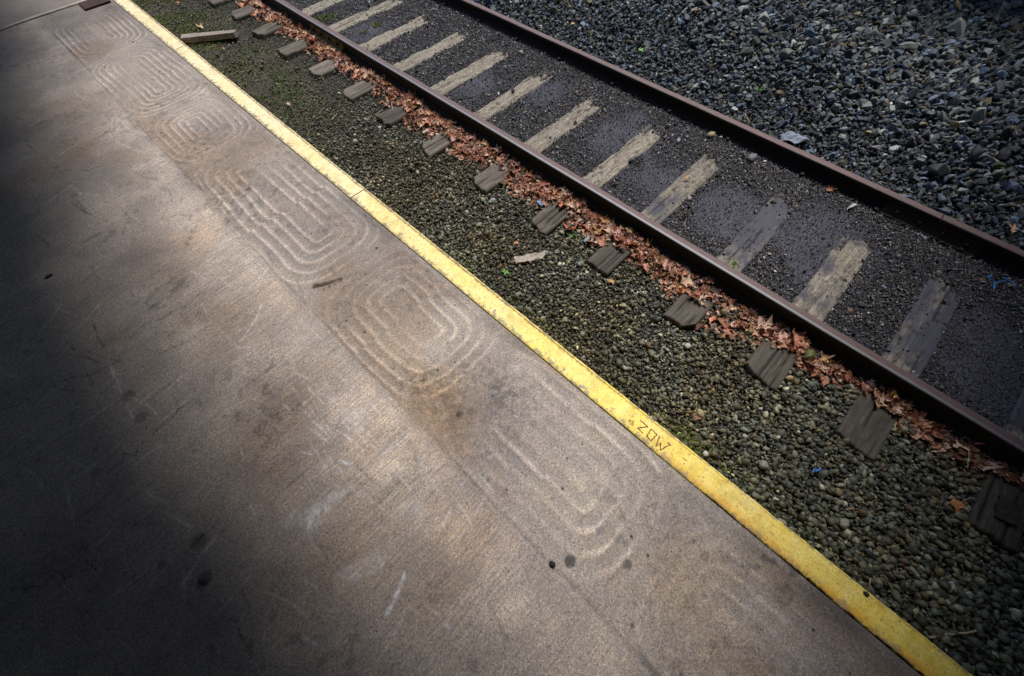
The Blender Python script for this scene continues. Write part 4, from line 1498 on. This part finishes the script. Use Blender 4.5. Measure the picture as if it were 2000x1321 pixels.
# loose plank beyond the mossy ground: tilted so its shaded edge faces the platform
def board(name, corners, z, th, tilt, mat, nx=40, ny=8, rough=0.006, seed=0):
    """corners: 4 ground points a-b (far edge) c-d (near edge)"""
    z = to_stones(z)
    a, b, c, d = [Vector((p[0], p[1], 0)) for p in corners]
    bm = bmesh.new()
    top, bot = [], []
    for i in range(nx + 1):
        t = i / nx
        rt, rb = [], []
        for j in range(ny + 1):
            s = j / ny
            p = (a.lerp(b, t)).lerp(d.lerp(c, t), s)
            e = rough * (float(fbm(t * 9, s * 2, 500 + seed, 3)) - 0.5)
            ex = (rough * 1.6 * (float(fbm(t * 13, 3 + (s > 0.5) * 7, 501 + seed, 3)) - 0.5)) * (2 * abs(s - 0.5)) ** 3
            nrm = (d - a).normalized()
            h = z + th + tilt * s + e
            rt.append(bm.verts.new((p.x + nrm.x * ex, p.y + nrm.y * ex, h)))
            rb.append(bm.verts.new((p.x + nrm.x * ex, p.y + nrm.y * ex, h - th)))
        top.append(rt)
        bot.append(rb)
    for i in range(nx):
        for j in range(ny):
            bm.faces.new((top[i][j], top[i + 1][j], top[i + 1][j + 1], top[i][j + 1]))
            bm.faces.new((bot[i][j + 1], bot[i + 1][j + 1], bot[i + 1][j], bot[i][j]))
        bm.faces.new((top[i][0], bot[i][0], bot[i + 1][0], top[i + 1][0]))
        bm.faces.new((top[i][ny], top[i + 1][ny], bot[i + 1][ny], bot[i][ny]))
    for j in range(ny):
        bm.faces.new((top[0][j], top[0][j + 1], bot[0][j + 1], bot[0][j]))
        bm.faces.new((top[nx][j], bot[nx][j], bot[nx][j + 1], top[nx][j + 1]))
    return link(name, bm_mesh(name, bm), mat, smooth=False)


o = board('plank', [(-1.15, 6.81), (-0.66, 6.42), (-0.735, 6.315), (-1.215, 6.66)], -0.195, 0.055, 0.025, MAT['plank'], seed=1)
tag(o, 'weathered grey plank lying loose on mossy ground beside the pale platform edge', 'plank')
o = board('wood_splinter', [px_to_plane(1003, 506, -0.19)[:2], px_to_plane(1070, 494, -0.19)[:2], px_to_plane(1058, 512, -0.19)[:2], px_to_plane(1008, 520, -0.19)[:2]], -0.203, 0.012, 0.012, MAT['bark'], 26, 6, 0.010, 2)
tag(o, 'pale flat splinter of wood lying on the pebbles beside the yellow edge', 'splinter')
o = board('slate', [(-0.42, -1.40), (-0.28, -1.385), (-0.27, -1.475), (-0.40, -1.49)], ZT + 0.002, 0.012, 0.004, MAT['darksteel'], 12, 8, 0.008, 3)
tag(o, 'thin dark slate lying on the sleeper end at the lower right corner', 'slate')

# grey rag beyond the far rail
P = [px_to_plane(x, y, -0.07) for x, y in ((1514, 270), (1536, 265), (1556, 263), (1578, 274), (1562, 286), (1540, 280))]
cx = np.mean(P, axis=0)
bm = bmesh.new()
N = 26
grid = {}
bx = np.array(P[3]) - np.array(P[0])
by = np.array(P[2]) - np.array(P[4])
for i in range(N + 1):
    for j in range(N + 1):
        u, v = i / N - 0.5, j / N - 0.5
        w = 1.0 - 0.75 * abs(u + 0.05) ** 1.0 * 1.4
        q = cx + bx * u * 0.85 + by * v * max(0.18, w) * 0.95
        h = -0.098 + 0.030 * float(fbm(u * 5 + 3, v * 5, 600, 3)) + 0.014 * math.sin(9 * u + 5 * v) + 0.03
        grid[i, j] = bm.verts.new((q[0], q[1], h))
for i in range(N):
    for j in range(N):
        if (i - 20) ** 2 + (j - 16) ** 2 < 4:
            continue
        bm.faces.new((grid[i, j], grid[i + 1, j], grid[i + 1, j + 1], grid[i, j + 1]))
o = link('rag', bm_mesh('rag', bm), MAT['rag'], smooth=True)
sm = o.modifiers.new('thickness', 'SOLIDIFY')
sm.thickness = 0.003
tag(o, 'crumpled grey white rag with a hole, lying on ballast against the far rail', 'rag')


# blue twine
def twine(pix, z, r, label):
    z = to_stones(z)
    pts = [Vector(px_to_plane(x, y, z)) + Vector((0, 0, random.uniform(0, 0.015))) for x, y in pix]
    out = []
    for i in range(len(pts) - 1):
        p0, p1, p2, p3 = pts[max(i - 1, 0)], pts[i], pts[i + 1], pts[min(i + 2, len(pts) - 1)]
        for t in np.linspace(0, 1, 6)[:-1]:
            out.append(0.5 * ((2 * p1) + (p2 - p0) * t + (2 * p0 - 5 * p1 + 4 * p2 - p3) * t * t + (3 * p1 - p0 - 3 * p2 + p3) * t ** 3))
    out.append(pts[-1])
    o = tube(out, r, 'twine', MAT['string'])
    tag(o, label, 'twine', 'scraps of blue plastic twine')


twine([(1926, 542), (1936, 538), (1928, 545), (1938, 551), (1942, 562), (1938, 564), (1946, 553), (1956, 551), (1962, 549), (1956, 545), (1968, 547), (1976, 554), (1982, 563)], -0.115, 0.0028, 'long frayed loop of blue twine beside the far rail at the right edge')
twine([(1586, 924), (1590, 918), (1596, 919), (1592, 922), (1601, 916), (1598, 921)], -0.175, 0.004, 'tiny knot of blue twine on the pebbles below the large brown sleeper end')
o = board('blue_wrapper', [px_to_plane(1051, 393, -0.15)[:2], px_to_plane(1061, 402, -0.15)[:2], px_to_plane(1056, 405, -0.15)[:2], px_to_plane(1048, 397, -0.15)[:2]], -0.17, 0.004, 0.01, mat_plain('blue_wrapper', (0.12, 0.26, 0.50), 0.4, 0.3, 20), 8, 4, 0.004, 5)
tag(o, 'scrap of blue wrapper under the hollow in the leaf drift', 'wrapper')


# ------------------------------------------------------------------ weeds and moss
def weed(px, py, z, size, n, label, grassy=False):
    z = to_stones(z)
    p = px_to_plane(px, py, z)
    bm = bmesh.new()
    q = random.Random(int(px * 3 + py))
    for i in range(n):
        a = 2 * math.pi * i / n + q.uniform(-0.4, 0.4)
        L = size * q.uniform(0.7, 1.15)
        w = L * (0.09 if grassy else 0.26)
        rise = q.uniform(0.7, 1.3) if grassy else q.uniform(0.25, 0.7)
        d = Vector((math.cos(a), math.sin(a), 0))
        s = Vector((-d.y, d.x, 0))
        rows = []
        for k in range(6):
            t = k / 5
            c = d * L * t * (0.6 if grassy else 1.0) + Vector((0, 0, L * rise * t * (1 - 0.45 * t)))
            ww = w * math.sin(math.pi * min(0.97, t * 0.9 + 0.08)) ** 0.8
            rows.append([bm.verts.new(c - s * ww + Vector((0, 0, ww * 0.35))), bm.verts.new(c), bm.verts.new(c + s * ww + Vector((0, 0, ww * 0.35)))])
        for a0, b0_ in zip(rows[:-1], rows[1:]):
            bm.faces.new((a0[0], a0[1], b0_[1], b0_[0]))
            bm.faces.new((a0[1], a0[2], b0_[2], b0_[1]))
    o = link('weed', bm_mesh('weed', bm), MAT['green'], smooth=True)
    o.location = (p[0], p[1], z)
    tag(o, label, 'weed', 'small green weeds sprouting from the gravel')


weed(1118, 460, -0.195, 0.045, 6, 'bright green seedling on pebbles by the flat blue grey chip')
weed(1481, 180, -0.055, 0.075, 5, 'yellow green weed alone in the ballast above the grey rag', True)
weed(1252, 100, -0.085, 0.040, 5, 'green tuft in the ballast close above the far rail')
weed(1284, 16, -0.06, 0.06, 5, 'small green weed in the ballast at the top edge', True)
weed(987, 532, -0.195, 0.028, 5, 'tiny green sprout on the pebbles left of the pale wood splinter')
weed(1945, 330, -0.06, 0.06, 6, 'dark green grass tuft in the ballast near the right edge', True)


def build_moss():
    r = np.random.default_rng(41)
    bm = bmesh.new()
    bmesh.ops.create_icosphere(bm, subdivisions=1, radius=0.5)
    bm.verts.ensure_lookup_table()
    V0 = np.array([v.co[:] for v in bm.verts])
    F0 = np.array([[v.index for v in f.verts] for f in bm.faces])
    bm.free()
    tp = []
    for i in range(6):
        tp.append((V0 * (1 + r.normal(0, 0.25, (len(V0), 1))) * np.array([1, 1, 0.55]), F0))
    N = 26000
    x, y = r.uniform(-1.36, -0.5, N), r.uniform(-1.2, 8.8, N)
    keep = (r.uniform(0, 1, N) < moss_amt(x, y) * 0.8) & in_view(x, y, np.full(N, -0.2))
    x, y = x[keep], y[keep]
    # clumps between the rails and by sleeper corners
    for px, py, rad, m in ((640, 35, 0.10, 110), (652, 28, 0.07, 70), (622, 33, 0.08, 60), (1434, 516, 0.035, 70), (736, 47, 0.07, 60), (710, 62, 0.05, 40), (1010, 63, 0.04, 30), (1330, 855, 0.12, 160), (1362, 880, 0.08, 90), (1290, 826, 0.08, 70), (1420, 930, 0.06, 40)):
        p = px_to_plane(px, py, -0.14 if py < 700 else -0.2)
        x = np.append(x, p[0] + r.normal(0, rad * 0.5, m))
        y = np.append(y, p[1] + r.normal(0, rad * 0.5, m))
    n = len(x)
    s = r.uniform(0.008, 0.020, n)
    z = ground_z(x, y) + 0.004 + r.uniform(0, 0.010, n)
    c = pick(r, n, [(0.055, 0.085, 0.012), (0.08, 0.11, 0.02), (0.040, 0.055, 0.014), (0.11, 0.12, 0.025)], (4, 3, 4, 1))
    V, F, T = scatter(tp, np.stack([x, y, z], 1), s, 0.4, c, 42)
    o = link('moss', np_mesh('moss', V, F, {'tint': T}), MAT['moss'], smooth=True)
    tag(o, 'low green moss growing along the platform foot and between stones', 'moss', kind='stuff')


build_moss()

# dark red timber at the far end of the platform
bm = bmesh.new()
box(bm, -1.80, -1.53, 7.20, 7.42, ZP - 0.01, ZP + 0.018, 0.008)
o = link('timber_block', bm_mesh('timber_block', bm), MAT['redwood'])
tag(o, 'dark red brown timber block at the far top corner of the platform', 'timber')


# ------------------------------------------------------------------ depot behind, with an unseen canopy added and its eave stepped for shade
def build_depot():
    t = tag(empty('shade_canopy', (-3.4, 2, ZP)), 'unseen boarded canopy roof added over the platform, eave stepped to shade it', 'canopy')

    def part(name, bm, mat):
        o = link(name, bm_mesh(name, bm), mat)
        o.parent = t
        o.matrix_parent_inverse = Matrix.Translation(t.location).inverted()
        return o
    ROOF_X = -1.95
    for ya, yb, ex in ((-12, -0.3, -1.12), (-0.3, 0.9, -1.34), (0.9, 2.1, -1.55), (2.1, 4.4, -1.62), (4.4, 5.6, -1.45), (5.6, 6.8, -1.35), (6.8, 14, -1.05)):
        bm = bmesh.new()
        for i in range(30):
            xa = -7.4 + i * (ex + 7.4) / 30
            xb = -7.4 + (i + 1) * (ex + 7.4) / 30
            box(bm, xa + 0.002, xb - 0.002, ya + 0.002, yb - 0.002, 3.15 - 0.25 * (i / 30), 3.20 - 0.25 * (i / 30))
        part('roof', bm, MAT['roofwood'])
        bm = bmesh.new()
        box(bm, ex, ex + 0.05, ya + 0.002, yb - 0.002, 2.72, 2.98, 0.006)
        part('fascia', bm, MAT['roofwood'])
    for y in (-11, -7, -3, 0.6, 3.7, 6.8, 10, 13):
        bm = bmesh.new()
        box(bm, -7.3, ROOF_X - 0.05, y - 0.07, y + 0.07, 2.72, 2.895, 0.008)
        part('beam', bm, MAT['roofwood'])
    for y in (-7, 9):
        bm = bmesh.new()
        box(bm, -5.28, -5.12, y - 0.08, y + 0.08, ZP, 2.715, 0.015)
        box(bm, -5.34, -5.06, y - 0.14, y + 0.14, ZP, ZP + 0.25, 0.02)
        part('post', bm, MAT['roofwood'])
    h = tag(empty('depot_building', (-7.5, 2, ZP)), 'brown boarded depot wall at the back of the platform', 'building')
    for (y0, y1) in ((-12, -1.0), (1.0, 14)):
        bm = bmesh.new()
        n = 26
        for i in range(n):
            a = ZP + i * 2.9 / n
            box(bm, -7.62 + 0.004 * (i % 2), -7.5 + 0.006 * (i % 2), y0, y1, a, a + 2.9 / n - 0.003)
        o = link('wall', bm_mesh('wall', bm), MAT['wall'], h)
        o.matrix_parent_inverse = Matrix.Translation(h.location).inverted()
    bm = bmesh.new()
    box(bm, -7.62, -7.54, -0.99, 0.99, ZP, 3.05, 0.01)
    o = link('door', bm_mesh('door', bm), MAT['redwood'], h)
    o.matrix_parent_inverse = Matrix.Translation(h.location).inverted()


build_depot()


# ------------------------------------------------------------------ unseen freight cars added to dim the corners: behind the camera and next track
def shade_car_wheel_bm(x, y, z, sx):
    bm = bmesh.new()
    bmesh.ops.create_cone(bm, cap_ends=True, segments=28, radius1=0.42, radius2=0.42, depth=0.12, matrix=Matrix.Translation((x, y, z)) @ Matrix.Rotation(math.pi / 2, 4, 'Y'))
    bmesh.ops.create_cone(bm, cap_ends=True, segments=28, radius1=0.45, radius2=0.45, depth=0.03, matrix=Matrix.Translation((x - sx * 0.075, y, z)) @ Matrix.Rotation(math.pi / 2, 4, 'Y'))
    return bm


def shade_boxcar(xc, y0, L, zr, label):
    t = tag(empty('shade_freight_car', (xc, y0 + L / 2, zr)), label, 'freight car', 'added unseen freight cars')

    def part(name, bm, mat, parent=None):
        o = link(name, bm_mesh(name, bm), mat, parent or t)
        return o
    h = L / 2
    bm = bmesh.new()
    box(bm, -1.45, 1.45, -h, h, 1.05, 3.95, 0.02)
    n = int(L / 0.6)
    for i in range(n + 1):
        y = -h + 0.05 + i * (L - 0.1) / n
        for sx in (-1, 1):
            box(bm, sx * 1.47 - 0.018, sx * 1.47 + 0.018, y - 0.04, y + 0.04, 1.08, 3.90)
    part('body', bm, MAT['redwood'])
    bm = bmesh.new()
    box(bm, -1.52, 1.52, -h - 0.05, h + 0.05, 3.955, 4.05, 0.03)
    box(bm, -0.9, 0.9, -h, h, 4.055, 4.16, 0.04)
    part('roof', bm, MAT['rust'])
    for sx in (-1, 1):
        bm = bmesh.new()
        box(bm, sx * 1.53 - 0.03, sx * 1.53 + 0.03, -1.2, 1.2, 1.12, 3.85, 0.015)
        d = part('door', bm, MAT['redwood'])
        bm = bmesh.new()
        box(bm, sx * 1.59 - 0.02, sx * 1.59 + 0.02, 0.95, 1.0, 1.7, 2.3, 0.008)
        part('handle', bm, MAT['darksteel'], d)
    for yb in (-h + 2.0, h - 2.0):
        bm = bmesh.new()
        box(bm, -0.95, 0.95, yb - 1.25, yb + 1.25, 0.50, 0.80, 0.03)
        box(bm, -0.4, 0.4, yb - 0.3, yb + 0.3, 0.82, 1.04, 0.02)
        b = part('bogie', bm, MAT['darksteel'])
        for dy in (-0.85, 0.85):
            for sx in (-1, 1):
                part('shade_car_wheel', shade_car_wheel_bm(sx * 0.79, yb + dy, 0.43, sx), MAT['darksteel'], b)
    return t


def shade_footbridge():  # added out of view to dim the near ground
    y0, y1 = -4.6, 0.45
    t = tag(empty('shade_footbridge', (1.0, (y0 + y1) / 2, 4.5)), 'timber footbridge added unseen above the track to dim the near ground', 'shade_footbridge')

    def part(name, bm, parent=None):
        o = link(name, bm_mesh(name, bm), MAT['roofwood'], parent or t)
        o.matrix_parent_inverse = Matrix.Translation(t.location).inverted()
        return o
    bm = bmesh.new()
    n = 60
    for i in range(n):
        xa = -9 + i * 20 / n
        box(bm, xa + 0.003, xa + 20 / n - 0.003, y0, y1, 4.70, 4.76)
    part('deck', bm)
    for y in (y0 + 0.3, -2.2, y1 - 0.3):
        bm = bmesh.new()
        box(bm, -9, 11, y - 0.12, y + 0.12, 4.42, 4.695, 0.01)
        part('beam', bm)
    for y in (y0 + 0.06, y1 - 0.06):
        bm = bmesh.new()
        box(bm, -9, 11, y - 0.04, y + 0.04, 5.72, 5.80, 0.01)
        for i in range(21):
            box(bm, -8.96 + i * 0.995 - 0.03, -8.96 + i * 0.995 + 0.03, y - 0.03, y + 0.03, 4.765, 5.715)
        part('railing', bm)
    for x in (-8.4, 4.6):
        for y in (y0 + 0.3, y1 - 0.9):
            bm = bmesh.new()
            box(bm, x - 0.13, x + 0.13, y - 0.13, y + 0.13, -0.2, 4.415, 0.02)
            part('post', bm)


shade_footbridge()
shade_boxcar(0.70, -15.6, 12.0, 0.0, 'added unseen dark red freight car behind the camera, placed to dim the near ground')
shade_boxcar(7.95, -6.5, 13.0, 0.02, 'added unseen dark red freight car past the ballast, placed to shade its far corner')
